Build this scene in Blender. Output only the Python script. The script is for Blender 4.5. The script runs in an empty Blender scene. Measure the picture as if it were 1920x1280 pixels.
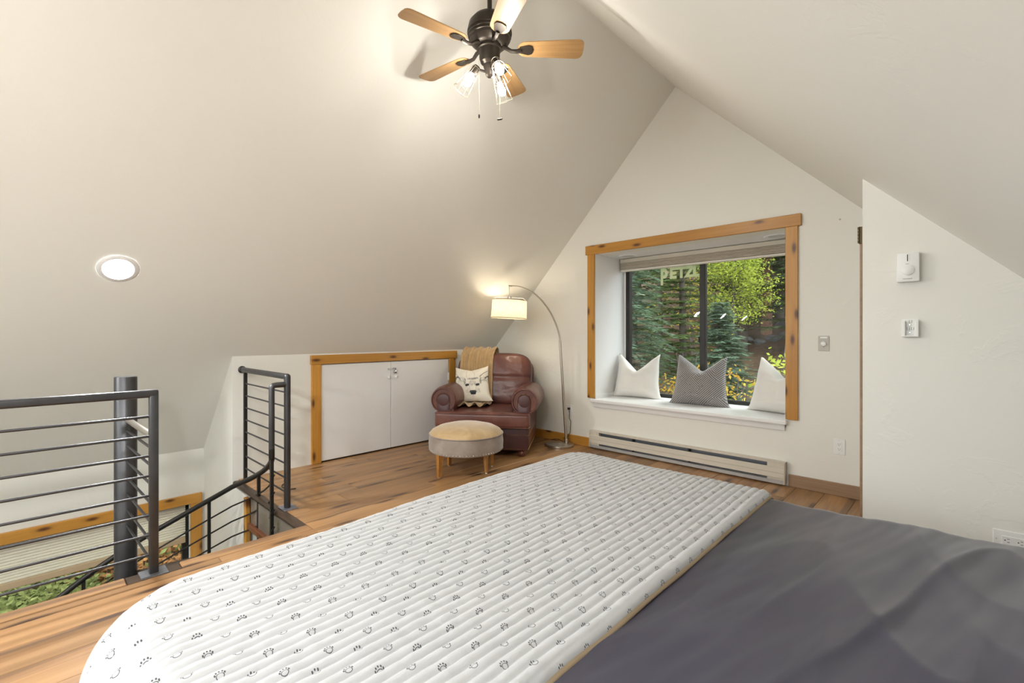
import bpy, bmesh, math, random
from mathutils import Vector, Matrix, noise
random.seed(7)
PI = math.pi
scene = bpy.context.scene
COL = scene.collection

# ------------------------------------------------------------------ camera
FPX = 879.0
YAW = math.atan2(840, 879)
cam = bpy.data.cameras.new('camera')
cam.sensor_fit = 'HORIZONTAL'; cam.sensor_width = 36.0
cam.lens = FPX / 1920 * 36.0
cam.shift_y = -13.0 / 1920
cam.clip_start = 0.02; cam.clip_end = 300
camo = bpy.data.objects.new('camera', cam)
camo.location = (0, 0, 1.18)
camo.rotation_euler = (PI/2, 0, YAW)
COL.objects.link(camo)
scene.camera = camo

# ------------------------------------------------------------------ sky / light / exposure
w = bpy.data.worlds.new('overcast_sky'); scene.world = w
w.use_nodes = True
bg = w.node_tree.nodes['Background']
bg.inputs['Color'].default_value = (0.84, 0.93, 1.0, 1)
SKY = 3.0
bg.inputs['Strength'].default_value = SKY
sun = bpy.data.lights.new('hazy_sun', 'SUN'); sun.energy = 1.1; sun.angle = math.radians(25); sun.color = (1, .95, .86)
suno = bpy.data.objects.new('hazy_sun', sun); COL.objects.link(suno)
suno.rotation_euler = (math.radians(38), 0, math.radians(155)); suno.location = (0, 0, 20)
FAN_BULB = 125.0
CAN_LIGHT = 340.0
FILL_GLOBE = 16.0
LAMP_BULB = 62.0
scene.view_settings.view_transform = 'Standard'
scene.view_settings.look = 'None'
scene.view_settings.gamma = 1.0
scene.view_settings.use_curve_mapping = False
scene.view_settings.exposure = 0.92
try:
    scene.cycles.use_denoising = True
    scene.cycles.max_bounces = 9
    scene.cycles.adaptive_threshold = .025
except Exception:
    pass

# ------------------------------------------------------------------ object helpers
def props(o, label=None, cat=None, group=None, kind=None):
    if label: o['label'] = label
    if cat: o['category'] = cat
    if group: o['group'] = group
    if kind: o['kind'] = kind
    return o

def root(name, loc, label=None, cat=None, group=None, kind=None, rz=0.0):
    o = bpy.data.objects.new(name, None)
    o.empty_display_size = 0.05
    COL.objects.link(o)
    o.location = loc; o.rotation_euler = (0, 0, rz)
    return props(o, label, cat, group, kind)

def wmat(o):
    """world matrix of a (possibly nested) object from its own transform"""
    m = Matrix.LocRotScale(o.location, o.rotation_euler, o.scale)
    if o.parent: return wmat(o.parent) @ o.matrix_parent_inverse @ m
    return m

def link(name, me, mat, parent=None, world=True, smooth=None):
    o = bpy.data.objects.new(name, me)
    COL.objects.link(o)
    if mat is not None and len(me.materials) == 0: me.materials.append(mat)
    if smooth is not None and smooth > 0:
        me.polygons.foreach_set('use_smooth', [True] * len(me.polygons))
        if smooth < 179: me.set_sharp_from_angle(angle=math.radians(smooth))
    if parent is not None:
        o.parent = parent
        if world: o.matrix_parent_inverse = wmat(parent).inverted()
    return o

def fin(name, bm, mat, parent=None, world=True, smooth=None):
    me = bpy.data.meshes.new(name)
    bmesh.ops.recalc_face_normals(bm, faces=bm.faces)
    bm.to_mesh(me); bm.free()
    return link(name, me, mat, parent, world, smooth)

def pyd(name, v, f, mat, parent=None, world=True, smooth=None):
    me = bpy.data.meshes.new(name)
    me.from_pydata(v, [], f); me.update()
    return link(name, me, mat, parent, world, smooth)

def merge(bm, other):
    t = bpy.data.meshes.new('tmp'); other.to_mesh(t); other.free()
    bm.from_mesh(t); bpy.data.meshes.remove(t)

def box(bm, x0, x1, y0, y1, z0, z1, bev=0.0, seg=1, mx=None):
    b = bmesh.new()
    bmesh.ops.create_cube(b, size=1)
    for v in b.verts:
        v.co = Vector(((x0+x1)/2 + v.co.x*(x1-x0), (y0+y1)/2 + v.co.y*(y1-y0), (z0+z1)/2 + v.co.z*(z1-z0)))
    if bev > 0: bmesh.ops.bevel(b, geom=b.edges[:], offset=bev, segments=seg, profile=.5, affect='EDGES')
    if mx is not None: bmesh.ops.transform(b, matrix=mx, verts=b.verts)
    merge(bm, b)

def prism(bm, poly, a0, a1, axis='Y', bev=0, seg=1, mx=None):
    """polygon extruded along an axis; poly in the two other axes (order XY / XZ / YZ)"""
    b = bmesh.new()
    def P(p, a):
        if axis == 'Y': return (p[0], a, p[1])
        if axis == 'X': return (a, p[0], p[1])
        return (p[0], p[1], a)
    v0 = [b.verts.new(P(p, a0)) for p in poly]; v1 = [b.verts.new(P(p, a1)) for p in poly]
    n = len(poly)
    b.faces.new(v0); b.faces.new(v1[::-1])
    for i in range(n): b.faces.new((v0[i], v1[i], v1[(i+1) % n], v0[(i+1) % n]))
    bmesh.ops.recalc_face_normals(b, faces=b.faces)
    if bev > 0: bmesh.ops.bevel(b, geom=b.edges[:], offset=bev, segments=seg, profile=.5, affect='EDGES')
    if mx is not None: bmesh.ops.transform(b, matrix=mx, verts=b.verts)
    merge(bm, b)

def tube(bm, pts, r, seg=8, closed=False, caps=True):
    pts = [Vector(p) for p in pts]
    n = len(pts); rr = r if isinstance(r, (list, tuple)) else [r]*n
    tan = []
    for i in range(n):
        if closed: t = pts[(i+1) % n] - pts[i-1]
        else: t = pts[min(i+1, n-1)] - pts[max(i-1, 0)]
        tan.append(t.normalized())
    up = Vector((0, 0, 1)) if abs(tan[0].z) < .9 else Vector((1, 0, 0))
    nrm = (up - tan[0]*up.dot(tan[0])).normalized()
    rings = []
    for i in range(n):
        nrm = (nrm - tan[i]*nrm.dot(tan[i])).normalized()
        bn = tan[i].cross(nrm)
        rings.append([bm.verts.new(pts[i] + (nrm*math.cos(a) + bn*math.sin(a))*rr[i]) for a in [2*PI*k/seg for k in range(seg)]])
    for i in range(n if closed else n-1):
        A, B = rings[i], rings[(i+1) % n]
        for k in range(seg): bm.faces.new((A[k], A[(k+1) % seg], B[(k+1) % seg], B[k]))
    if caps and not closed:
        bm.faces.new(rings[0][::-1]); bm.faces.new(rings[-1])

def lathe(bm, prof, seg=24, c=(0, 0, 0), mx=None, caps=True):
    b = bmesh.new(); rings = []
    for (r, z) in prof:
        if r < 1e-6: rings.append([b.verts.new((0, 0, z))])
        else: rings.append([b.verts.new((r*math.cos(2*PI*k/seg), r*math.sin(2*PI*k/seg), z)) for k in range(seg)])
    for A, B in zip(rings, rings[1:]):
        for k in range(seg):
            k2 = (k+1) % seg
            if len(A) == 1 and len(B) == 1: continue
            if len(A) == 1: b.faces.new((A[0], B[k2], B[k]))
            elif len(B) == 1: b.faces.new((A[k], A[k2], B[0]))
            else: b.faces.new((A[k], A[k2], B[k2], B[k]))
    if caps:
        if len(rings[0]) > 1: b.faces.new(rings[0][::-1])
        if len(rings[-1]) > 1: b.faces.new(rings[-1])
    if mx is not None: bmesh.ops.transform(b, matrix=mx, verts=b.verts)
    bmesh.ops.translate(b, verts=b.verts, vec=c)
    merge(bm, b)

def B(): return bmesh.new()

def align(d):
    """matrix turning +Z to direction d"""
    return Vector((0, 0, 1)).rotation_difference(Vector(d).normalized()).to_matrix().to_4x4()

def arc(c, r, a0, a1, n, plane='XY', h=0):
    out = []
    for i in range(n+1):
        a = math.radians(a0 + (a1-a0)*i/n); u, v = r*math.cos(a), r*math.sin(a)
        out.append((c[0]+u, c[1]+v, c[2]) if plane == 'XY' else ((c[0]+u, c[1], c[2]+v) if plane == 'XZ' else (c[0], c[1]+u, c[2]+v)))
    return out

# ------------------------------------------------------------------ material helpers
class NT:
    def __init__(s, name):
        s.m = bpy.data.materials.new(name); s.m.use_nodes = True
        s.t = s.m.node_tree; s.p = s.t.nodes['Principled BSDF']; s.out = s.t.nodes['Material Output']
    def n(s, typ, **kw):
        x = s.t.nodes.new(typ)
        for k, v in kw.items():
            if k.startswith('i_'):
                key = k[2:].replace('_', ' ')
                x.inputs[int(key) if key.isdigit() else key].default_value = v
            else: setattr(x, k, v)
        return x
    def l(s, a, b): s.t.links.new(a, b)
    def m_(s, op, a, b=None, c=None):
        x = s.t.nodes.new('ShaderNodeMath'); x.operation = op
        for i, q in enumerate((a, b, c)):
            if q is None: continue
            if isinstance(q, (int, float)): x.inputs[i].default_value = q
            else: s.l(q, x.inputs[i])
        return x.outputs[0]
    def mix(s, fac, a, b, blend='MIX'):
        x = s.t.nodes.new('ShaderNodeMix'); x.data_type = 'RGBA'; x.blend_type = blend
        for sock, q in ((x.inputs[0], fac), (x.inputs[6], a), (x.inputs[7], b)):
            if isinstance(q, (int, float)): sock.default_value = q
            elif isinstance(q, (tuple, list)): sock.default_value = (*q[:3], 1)
            else: s.l(q, sock)
        return x.outputs[2]
    def ramp(s, fac, stops):
        x = s.t.nodes.new('ShaderNodeValToRGB'); e = x.color_ramp.elements
        while len(e) < len(stops): e.new(.5)
        for el, (p, c) in zip(e, stops): el.position = p; el.color = (*c[:3], 1)
        s.l(fac, x.inputs[0]); return x.outputs[0]
    def coord(s, kind='Object', scale=(1, 1, 1), rnd=False, rot=(0, 0, 0)):
        tc = s.n('ShaderNodeTexCoord'); src = tc.outputs[kind]
        if rnd:
            oi = s.n('ShaderNodeObjectInfo'); a = s.n('ShaderNodeVectorMath', operation='MULTIPLY_ADD')
            cx = s.n('ShaderNodeCombineXYZ')
            for i, k in enumerate((37.0, 91.0, 53.0)): s.l(s.m_('MULTIPLY', oi.outputs['Random'], k), cx.inputs[i])
            ad = s.n('ShaderNodeVectorMath', operation='ADD'); s.l(src, ad.inputs[0]); s.l(cx.outputs[0], ad.inputs[1]); src = ad.outputs[0]
        mp = s.n('ShaderNodeMapping'); mp.inputs['Scale'].default_value = scale; mp.inputs['Rotation'].default_value = rot
        s.l(src, mp.inputs[0]); return mp.outputs[0]
    def noise(s, vec, scale, detail=3, rough=.5, dist=0.0):
        x = s.n('ShaderNodeTexNoise'); x.inputs['Scale'].default_value = scale; x.inputs['Detail'].default_value = detail
        x.inputs['Roughness'].default_value = rough; x.inputs['Distortion'].default_value = dist
        s.l(vec, x.inputs['Vector']); return x.outputs[0]
    def bump(s, h, strength=.2, dist=.01):
        x = s.n('ShaderNodeBump'); x.inputs['Strength'].default_value = strength; x.inputs['Distance'].default_value = dist
        s.l(h, x.inputs['Height']); s.l(x.outputs[0], s.p.inputs['Normal'])
    def base(s, c):
        if isinstance(c, (tuple, list)): s.p.inputs['Base Color'].default_value = (*c[:3], 1)
        else: s.l(c, s.p.inputs['Base Color'])
        return s
    def set(s, rough=.5, metal=0, spec=.5, **kw):
        s.p.inputs['Roughness'].default_value = rough; s.p.inputs['Metallic'].default_value = metal
        s.p.inputs['Specular IOR Level'].default_value = spec
        for k, v in kw.items(): s.p.inputs[k.replace('_', ' ')].default_value = v
        return s

def plain(name, c, rough=.5, metal=0, spec=.5, var=.06, scale=6.0, bump=0.0, bscale=60.0, **kw):
    """solid material with slight mottling and optional fine relief"""
    n = NT(name); v = n.coord()
    f = n.noise(v, scale, 4)
    n.base(n.mix(f, tuple(max(0, x*(1-var)) for x in c), tuple(min(1, x*(1+var)) for x in c)))
    n.set(rough, metal, spec, **kw)
    if bump > 0: n.bump(n.noise(v, bscale, 3), bump, .004)
    return n.m

def paint(name, c, bump=.12, rough=.55):
    n = NT(name); v = n.coord()
    f = n.noise(v, 1.3, 2)
    n.base(n.mix(f, tuple(x*.985 for x in c), tuple(min(1, x*1.015) for x in c))); n.set(rough, 0, .35)
    # skip-trowel plaster: sparse smears with a crisp edge
    s1 = n.noise(v, 3.4, 5, .62, 1.2)
    r = n.ramp(s1, [(0, (0, 0, 0)), (.56, (0, 0, 0)), (.60, (1, 1, 1)), (1, (1, 1, 1))])
    fine = n.noise(v, 90, 2)
    n.bump(n.m_('ADD', r, n.m_('MULTIPLY', fine, .35)), bump, .006)
    return n.m

def wood(name, dark, light, knot, knots=.0, rough=.4, rnd=.25, gx=1.2, gy=26.0, coat=0.0, kscale=(1.4, 5.0, 5.0), streak=None):
    """grain along local X of each board"""
    n = NT(name)
    v = n.coord('Object', (gx, gy, gy), True)
    g1 = n.noise(v, 1.0, 6, .6, .9)
    v2 = n.coord('Object', (.5, 7, 7), True)
    g2 = n.noise(v2, 1.0, 3, .5, .4)
    f = n.m_('ADD', n.m_('MULTIPLY', g1, .55), n.m_('MULTIPLY', g2, .55))
    col = n.ramp(f, [(.28, dark), (.72, light)])
    if streak is not None:
        s = n.noise(n.coord('Object', (.7, 11, 11), True), 1.0, 4, .55, .6)
        col = n.mix(n.m_('MULTIPLY', n.ramp(s, [(.52, (0, 0, 0)), (.66, (1, 1, 1))]), .75), col, streak)
    oi = n.n('ShaderNodeObjectInfo')
    hs = n.n('ShaderNodeHueSaturation')
    n.l(n.m_('ADD', n.m_('MULTIPLY', oi.outputs['Random'], rnd), 1-rnd*.5), hs.inputs['Value'])
    n.l(col, hs.inputs['Color']); col = hs.outputs[0]
    if knots > 0:
        kv = n.coord('Object', kscale, True)
        vo = n.n('ShaderNodeTexVoronoi'); vo.feature = 'F1'; vo.voronoi_dimensions = '2D'; vo.inputs['Scale'].default_value = 1.0; n.l(kv, vo.inputs['Vector'])
        dn = n.m_('ADD', vo.outputs['Distance'], n.m_('MULTIPLY', n.m_('SUBTRACT', n.noise(v2, 3.0), .5), .08))
        k = n.ramp(dn, [(0, (1, 1, 1)), (knots*.5, (.8, .8, .8)), (knots, (.15, .15, .15)), (knots*1.7, (0, 0, 0))])
        col = n.mix(k, col, knot)
    n.base(col); n.set(rough, 0, .4, Coat_Weight=coat, Coat_Roughness=.25)
    n.bump(g1, .12, .002)
    return n.m

def emit(name, c, s):
    n = NT(name); n.base(c); n.p.inputs['Emission Color'].default_value = (*c, 1); n.p.inputs['Emission Strength'].default_value = s
    return n.m

def glass(name, tint=(.95, .97, .96), refl=.9):
    n = NT(name)
    tr = n.n('ShaderNodeBsdfTransparent'); tr.inputs[0].default_value = (*tint, 1)
    gl = n.n('ShaderNodeBsdfGlossy'); gl.inputs['Roughness'].default_value = .01
    fr = n.n('ShaderNodeFresnel'); fr.inputs[0].default_value = 1.45
    mx = n.n('ShaderNodeMixShader'); n.l(n.m_('MULTIPLY', fr.outputs[0], refl), mx.inputs[0]); n.l(tr.outputs[0], mx.inputs[1]); n.l(gl.outputs[0], mx.inputs[2])
    n.l(mx.outputs[0], n.out.inputs[0]); return n.m

M = {}
M['wall'] = paint('warm_white_plaster', (.785, .772, .712))
M['ceil'] = paint('ceiling_plaster', (.805, .80, .745), .08)
M['white'] = plain('white_enamel', (.80, .80, .79), .35, var=.015)
M['whiteplastic'] = plain('white_plastic', (.82, .82, .80), .3, var=.01)
M['greyplate'] = plain('grey_plastic', (.50, .48, .43), .4, var=.03)
M['pine'] = wood('knotty_pine', (.40, .165, .022), (.60, .30, .055), (.085, .025, .008), .15, .38, .22, coat=.15, kscale=(3.0, 8.5, 8.5))
M['oakbase'] = wood('brown_baseboard_wood', (.17, .095, .05), (.36, .235, .145), (.08, .04, .02), .12, .45, .1)
M['plank'] = wood('oak_floor', (.235, .108, .036), (.44, .25, .11), (.06, .03, .018), .13, .36, .50, .9, 20, coat=.12, kscale=(1.3, 6, 6), streak=(.13, .072, .04))
M['edge'] = wood('dark_edge_wood', (.022, .014, .009), (.075, .045, .028), (.03, .02, .01), 0, .35, .1)
M['steel'] = plain('dark_steel', (.085, .085, .09), .38, .85, var=.3, scale=9, bump=.05, bscale=80)
M['blacksteel'] = plain('black_steel', (.03, .028, .026), .42, .6, var=.3)
M['nickel'] = plain('brushed_nickel', (.52, .48, .42), .32, 1.0, var=.05)
M['chrome'] = plain('chrome', (.65, .65, .66), .15, 1.0, var=.02)
M['brass'] = plain('aged_brass', (.50, .33, .14), .32, 1.0, var=.1)
M['bronze'] = plain('oil_rubbed_bronze', (.045, .036, .028), .4, .65, var=.15)
M['blackplastic'] = plain('black_plastic', (.02, .02, .02), .45, var=.1)
M['glass'] = glass('window_glass', refl=.28)
M['bulbglass'] = glass('clear_glass', (.97, .97, .96), .6)

# ------------------------------------------------------------------ room numbers
RX, RZ = -1.885, 3.45          # ridge
TL, TR = 1.03, .995            # roof pitches
def zl(x): return RZ + TL*(x-RX)
def zr(x): return RZ - TR*(x-RX)
GY = 4.14                      # gable wall
KX = -4.26                     # knee wall
OX = -5.118                    # outer stair wall
SY = 1.18                      # far edge of the stair opening
EX = -2.93                     # near edge of the stair opening
PY = 2.68                      # partition
RWX = .66                      # wall behind the bed head
BY = -3.0                      # wall behind the camera
S0 = -1.7                      # near end of the stair opening
WL, WR, WB, WT = -2.755, -.985, .49, 2.02     # window nook opening
WD = 4.74                      # glass plane

# ------------------------------------------------------------------ structure: ceiling, walls
bm = B()
for sgn in (0, 1):
    if sgn == 0: prism(bm, [(RX, RZ), (OX-.25, zl(OX-.25)), (OX-.25, zl(OX-.25)+.2), (RX, RZ+.2)], BY-.15, GY+.15)
    else: prism(bm, [(RX, RZ), (RX, RZ+.2), (1.4, zr(1.4)+.2), (1.4, zr(1.4))], BY-.15, GY+.15)
props(fin('ceiling', bm, M['ceil']), 'warm white vaulted ceiling with two steep slopes', 'ceiling', kind='structure')

bm = B()
prism(bm, [(OX-.15, -.3), (WL, -.3), (WL, zl(WL)), (OX-.15, zl(OX-.15))], GY, GY+.15)
prism(bm, [(WL, -.3), (WR, -.3), (WR, WB), (WL, WB)], GY, GY+.15)
prism(bm, [(WL, WT), (WR, WT), (WR, zr(WR)), (RX, RZ), (WL, zl(WL))], GY, GY+.15)
prism(bm, [(WR, -.3), (1.3, -.3), (1.3, zr(1.3)), (WR, zr(WR))], GY, GY+.15)
props(fin('wall_front', bm, M['wall']), 'gable end wall with the window nook', 'wall', kind='structure')

DY0, DY1, DZ1 = 1.905, 3.395, .905     # crawl-space door opening
bm = B()
box(bm, KX-.1, KX, SY+.1, DY0, 0, zl(KX)); box(bm, KX-.1, KX, DY1, GY, 0, zl(KX)); box(bm, KX-.1, KX, DY0, DY1, DZ1, zl(KX))
box(bm, KX-.14, KX-.09, DY0-.1, DY1+.1, 0, DZ1+.03)
props(fin('wall_left', bm, M['wall']), 'low knee wall under the sloped ceiling with crawl-space doors', 'wall', kind='structure')

bm = B()   # wall that closes the stairwell at its far end
prism(bm, [(OX, -2.6), (-3.92, -2.6), (-3.92, -.045), (KX, -.045), (KX, zl(KX)), (OX, zl(OX))], SY, SY+.1)
props(fin('wall_return', bm, M['wall']), 'white end wall of the stairwell', 'wall', kind='structure')

SW0, SW1, SWB, SWT = -1.25, 1.07, -1.75, -.365     # stairwell window
bm = B()
box(bm, OX-.15, OX, BY, SW0, -2.6, zl(OX)); box(bm, OX-.15, OX, SW1, SY+.1, -2.6, zl(OX))
box(bm, OX-.15, OX, SW0, SW1, -2.6, SWB); box(bm, OX-.15, OX, SW0, SW1, SWT, zl(OX))
props(fin('wall_outer', bm, M['wall']), 'low outer wall of the stairwell with wide window', 'wall', kind='structure')
bm = B(); box(bm, EX+.10, EX+.2, S0, SY+.1, -2.6, -.27)
props(fin('wall_stair_near', bm, M['wall']), 'stairwell wall below the loft floor edge', 'wall', kind='structure')
bm = B(); box(bm, OX, EX+.2, S0-.1, S0, -2.6, -.27)
props(fin('wall_stair_end', bm, M['wall']), 'near end wall of the stairwell', 'wall', kind='structure')
bm = B(); box(bm, OX-.15, EX+.2, S0-.1, SY+1.2, -2.7, -2.6)
props(fin('floor_lower', bm, plain('lower_floor', (.30, .19, .11), .5)), 'brown floor at the foot of the spiral stair', 'floor', kind='structure')
bm = B(); box(bm, -3.88, EX+.1, SY+.03, SY+.1, -2.6, -.27)
props(fin('wall_below_landing', bm, plain('pale_blue_grey_paint', (.55, .60, .60), .4, var=.03)), 'pale wall below the loft landing', 'wall', kind='structure')

bm = B()
prism(bm, [(-.325, 0), (RWX+.1, 0), (RWX+.1, zr(RWX+.1)), (-.325, zr(-.325))], PY, PY+.11)
props(fin('wall_right', bm, M['wall']), 'white partition wall under the right-hand slope', 'wall', kind='structure')
bm = B(); box(bm, RWX, RWX+.12, BY, PY+.1, 0, zr(RWX))
props(fin('wall_head', bm, M['wall']), 'low wall behind the head of the bed', 'wall', kind='structure')
bm = B()   # wall behind the camera; its wide window is added for daylight fill
bw0, bw1, bwb, bwt = -2.9, -.85, .80, 1.95
prism(bm, [(OX, -2.6), (bw0, -2.6), (bw0, zl(bw0)), (OX, zl(OX))], BY-.15, BY)
prism(bm, [(bw0, -.3), (bw1, -.3), (bw1, bwb), (bw0, bwb)], BY-.15, BY)
prism(bm, [(bw0, bwt), (bw1, bwt), (bw1, zr(bw1)), (RX, RZ), (bw0, zl(bw0))], BY-.15, BY)
prism(bm, [(bw1, -.3), (1.3, -.3), (1.3, zr(1.3)), (bw1, zr(bw1))], BY-.15, BY)
props(fin('wall_back', bm, M['wall']), 'gable wall opposite the window nook', 'wall', kind='structure')
wn = root('fill_window', (-1.8, BY, bwb), 'unseen wide window added for daylight fill in the gable opposite the nook', 'window', kind='structure')
bm = B()
for x in (bw0, (bw0+bw1)/2-.03, bw1-.06): box(bm, x, x+.06, BY-.12, BY-.06, bwb, bwt)
for z in (bwb, bwt-.06): box(bm, bw0, bw1, BY-.12, BY-.06, z, z+.06)
fin('window_frame', bm, M['blacksteel'], wn)
bm = B(); box(bm, bw0, bw1, BY-.095, BY-.089, bwb, bwt); fin('pane', bm, M['glass'], wn)

# the small room behind the partition: its door and casing
bm = B(); box(bm, -.325, -.225, PY+.11, GY, 1.73, zr(-.325)); box(bm, -.325, -.225, PY+.11, PY+.16, 0, 1.73); box(bm, -.325, -.225, PY+.9, GY, 0, 1.73)
props(fin('wall_closet', bm, M['wall']), 'side wall of the closet behind the partition', 'wall', kind='structure')
dr = root('door_1', (-.3, PY+.5, 0), 'white closet door behind the partition with brown wood casing', 'door', kind='structure')
bm = B(); box(bm, -.315, -.275, PY+.165, PY+.895, .01, 1.725, .004); fin('door_panel', bm, M['white'], dr)
bm = B(); box(bm, -.336, -.3255, PY+.005, PY+.075, 0, 1.60, .002); box(bm, -.3285, -.3255, PY+.005, PY+.075, 1.60, 1.68)
fin('casing', bm, M['oakbase'], dr)
bm = B(); box(bm, -.341, -.3290, PY+.006, PY+.05, 1.602, 1.68, .001)
for k in range(5): tube(bm, [(-.340, PY+.004, 1.604+k*.0152), (-.340, PY+.004, 1.617+k*.0152)], .0045, 8)
fin('hinge', bm, plain('bronze_hinge', (.10, .075, .04), .4, .8), dr, smooth=40)

# ------------------------------------------------------------------ floor: slab + planks
fl = root('floor', (-1, 1, 0), 'brown oak plank floor of the loft', 'floor', kind='structure')
bm = B()
PT = .014
box(bm, EX+.03, 1.3, BY, GY, -.27, -PT-.001); box(bm, KX-.1, EX+.03, SY+.03, GY, -.27, -PT-.001); box(bm, OX, EX+.03, BY, S0, -.27, -PT-.001)
fin('subfloor', bm, plain('subfloor', (.03, .02, .012), .7), fl)
PWD = .186
rx = random.Random(11)
def plank(x0, x1, y0, y1):
    L = y1-y0; W = x1-x0
    bm = B(); c = .0016
    b = bmesh.new()
    v = [b.verts.new(p) for p in ((-L/2+.0008, -W/2+.0006, -PT), (L/2-.0008, -W/2+.0006, -PT), (L/2-.0008, W/2-.0006, -PT), (-L/2+.0008, W/2-.0006, -PT))]
    u = [b.verts.new((q.co.x, q.co.y, -c)) for q in v]
    t = [b.verts.new((q.co.x-math.copysign(c, q.co.x), q.co.y-math.copysign(c, q.co.y), 0)) for q in v]
    b.faces.new(t); b.faces.new(v[::-1])
    for A_, B_ in ((v, u), (u, t)):
        for i in range(4): b.faces.new((A_[i], A_[(i+1) % 4], B_[(i+1) % 4], B_[i]))
    merge(bm, b)
    me = bpy.data.meshes.new('plank'); bm.to_mesh(me); bm.free()
    o = link('plank', me, M['plank'], fl, world=False)
    o.matrix_parent_inverse = wmat(fl).inverted()
    o.location = ((x0+x1)/2, (y0+y1)/2, 0); o.rotation_euler = (0, 0, PI/2 if rx.random() < .5 else -PI/2)
x = KX
rows = []
while x < RWX-.01:
    x1 = min(x+PWD, RWX); rows.append((x, x1)); x = x1
for (x0, x1) in rows:
    xm0, xm1 = x0, x1
    if x1 <= EX+.09: segs = [(SY+.045, GY)]
    elif x0 < EX+.09: segs = [(SY+.045, GY)]
    else: segs = [(BY, GY)] if x1 < -.2 else [(BY, PY)]
    for (ya, yb) in segs:
        y = ya; first = True
        while y < yb-.01:
            L = rx.uniform(.9, 1.9) if not first else rx.uniform(.35, 1.7); first = False
            if yb-(y+L) < .3: L = yb-y
            plank(x0, x1, y, min(y+L, yb)); y += L
# row cut by the opening edge, its strip beside the stair opening
for (x0, x1) in rows:
    if x0 < EX+.09 < x1:
        y = S0
        for yb in (-.6, .72, SY+.045): plank(EX+.09, x1, y, yb); y = yb
def board(name, mat, parent, c, L, W, T, rot, bev=.003, world=True):
    """board with its grain along local x; c = centre, rot = euler"""
    bm = B(); box(bm, -L/2, L/2, -W/2, W/2, -T/2, T/2, bev)
    me = bpy.data.meshes.new(name); bm.to_mesh(me); bm.free()
    o = link(name, me, mat, parent, world=False)
    if parent is not None: o.matrix_parent_inverse = wmat(parent).inverted()
    o.location = c; o.rotation_euler = rot
    return o
RX90 = (PI/2, 0, 0)
HORX = (PI/2, 0, 0)            # length along X, width along Z (board flat on a Y wall)
VERY = (PI/2, PI/2, 0)         # length along Z on a Y wall
HORY = (PI/2, 0, PI/2)         # length along Y, width along Z (board on an X wall)
VERX = (PI/2, PI/2, PI/2)      # length along Z on an X wall

t = root('trim_1', (EX, 0, -.02), 'brown wood nosing along the loft floor edge by the stair', 'trim', kind='structure')
for y0, y1 in ((S0, -.45), (-.45, .345), (.565, SY+.045)):
    board('nosing_board', M['plank'], t, (EX+.042, (y0+y1)/2, -.018), y1-y0-.002, .09, .037, (0, 0, PI/2), .004)
board('nosing_board', M['edge'], t, (EX+.042, .455, -.020), .216, .09, .036, (0, 0, PI/2), .003)
board('fascia_board', M['edge'], t, (EX+.06, (S0+SY)/2, -.16), SY-S0, .23, .02, HORY)
t = root('trim_2', (-3.6, SY, -.02), 'dark wood nosing and fascia at the far edge of the stair opening', 'trim', kind='structure')
bm = B(); tube(bm, [(-4.23, SY+.012, -.018), (EX-.003, SY+.012, -.018)], .018, 12); box(bm, -4.23, EX-.003, SY+.012, SY+.044, -.036, -.0008)
fin('nosing_board', bm, M['edge'], t, smooth=40)
FAS = plain('smoky_fascia', (.17, .145, .12), .22, var=.35, scale=4)
bm = B(); box(bm, -3.86, EX-.002, SY+.012, SY+.03, -.235, -.05); fin('fascia_board', bm, FAS, t)
board('post_casing', M['pine'], t, (-3.893, SY-.004, -.60), 1.10, .055, .03, VERY)
RED = wood('reddish_wood', (.10, .03, .012), (.2, .07, .03), (.05, .02, .01), 0, .4)
board('rail_board', RED, t, (-3.40, SY+.008, -.255), .92, .045, .04, HORX)

# baseboards
t = board('baseboard_front', M['pine'], None, (-3.52, GY-.009, .047), 1.47, .094, .016, HORX); props(t, 'orange pine baseboard behind the armchair and floor lamp', 'baseboard', kind='structure')
t = board('baseboard_right', M['oakbase'], None, (-.645, GY-.009, .047), .64, .094, .016, HORX); props(t, 'greyish brown wood baseboard beside the heater', 'baseboard', kind='structure')

# ------------------------------------------------------------------ window nook
wn = root('window_1', (-1.87, WD, WB), 'sliding window with dark metal frame set in a deep white nook', 'window', kind='structure')
bm = B()
box(bm, WL-.12, WL, GY+.15, WD+.10, WB-.1, WT+.12); box(bm, WR, WR+.12, GY+.15, WD+.10, WB-.1, WT+.12)
fin('nook_side', bm, M['white'], wn)
bm = B(); box(bm, WL, WR, GY+.15, WD+.10, WT, WT+.12); fin('nook_soffit', bm, M['white'], wn)
bm = B(); box(bm, WL-.012, WL+.0, GY, GY+.15, WB, WT); box(bm, WL, WL+.0015, GY, WD+.02, WB+.022, WT); box(bm, WR-.0015, WR, GY, WD+.02, WB+.022, WT); fin('jamb_liner', bm, M['white'], wn)
bm = B(); box(bm, WL+.001, WR-.001, GY, WD+.06, WB-.04, WB+.022); box(bm, WL-.035, WR+.012, GY-.055, GY+.0, WB-.012, WB+.022, .008, 3)
fin('seat_board', bm, M['white'], wn)
bm = B(); prism(bm, [(GY, WB-.012), (GY-.035, WB-.012), (GY-.028, WB-.03), (GY-.022, WB-.06), (GY, WB-.066)], WL-.015, WR-.006, 'X')
fin('apron', bm, M['white'], wn)
bm = B()
box(bm, WL+.002, WL+.014, GY+.002, WD-.0, WB+.022, WB+.06); box(bm, WR-.014, WR-.002, GY+.002, WD, WB+.022, WB+.06)
fin('seat_trim', bm, M['white'], wn)
FR = M['blacksteel']
fz0, fz1 = WB+.022, WT-.005
bm = B()
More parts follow.
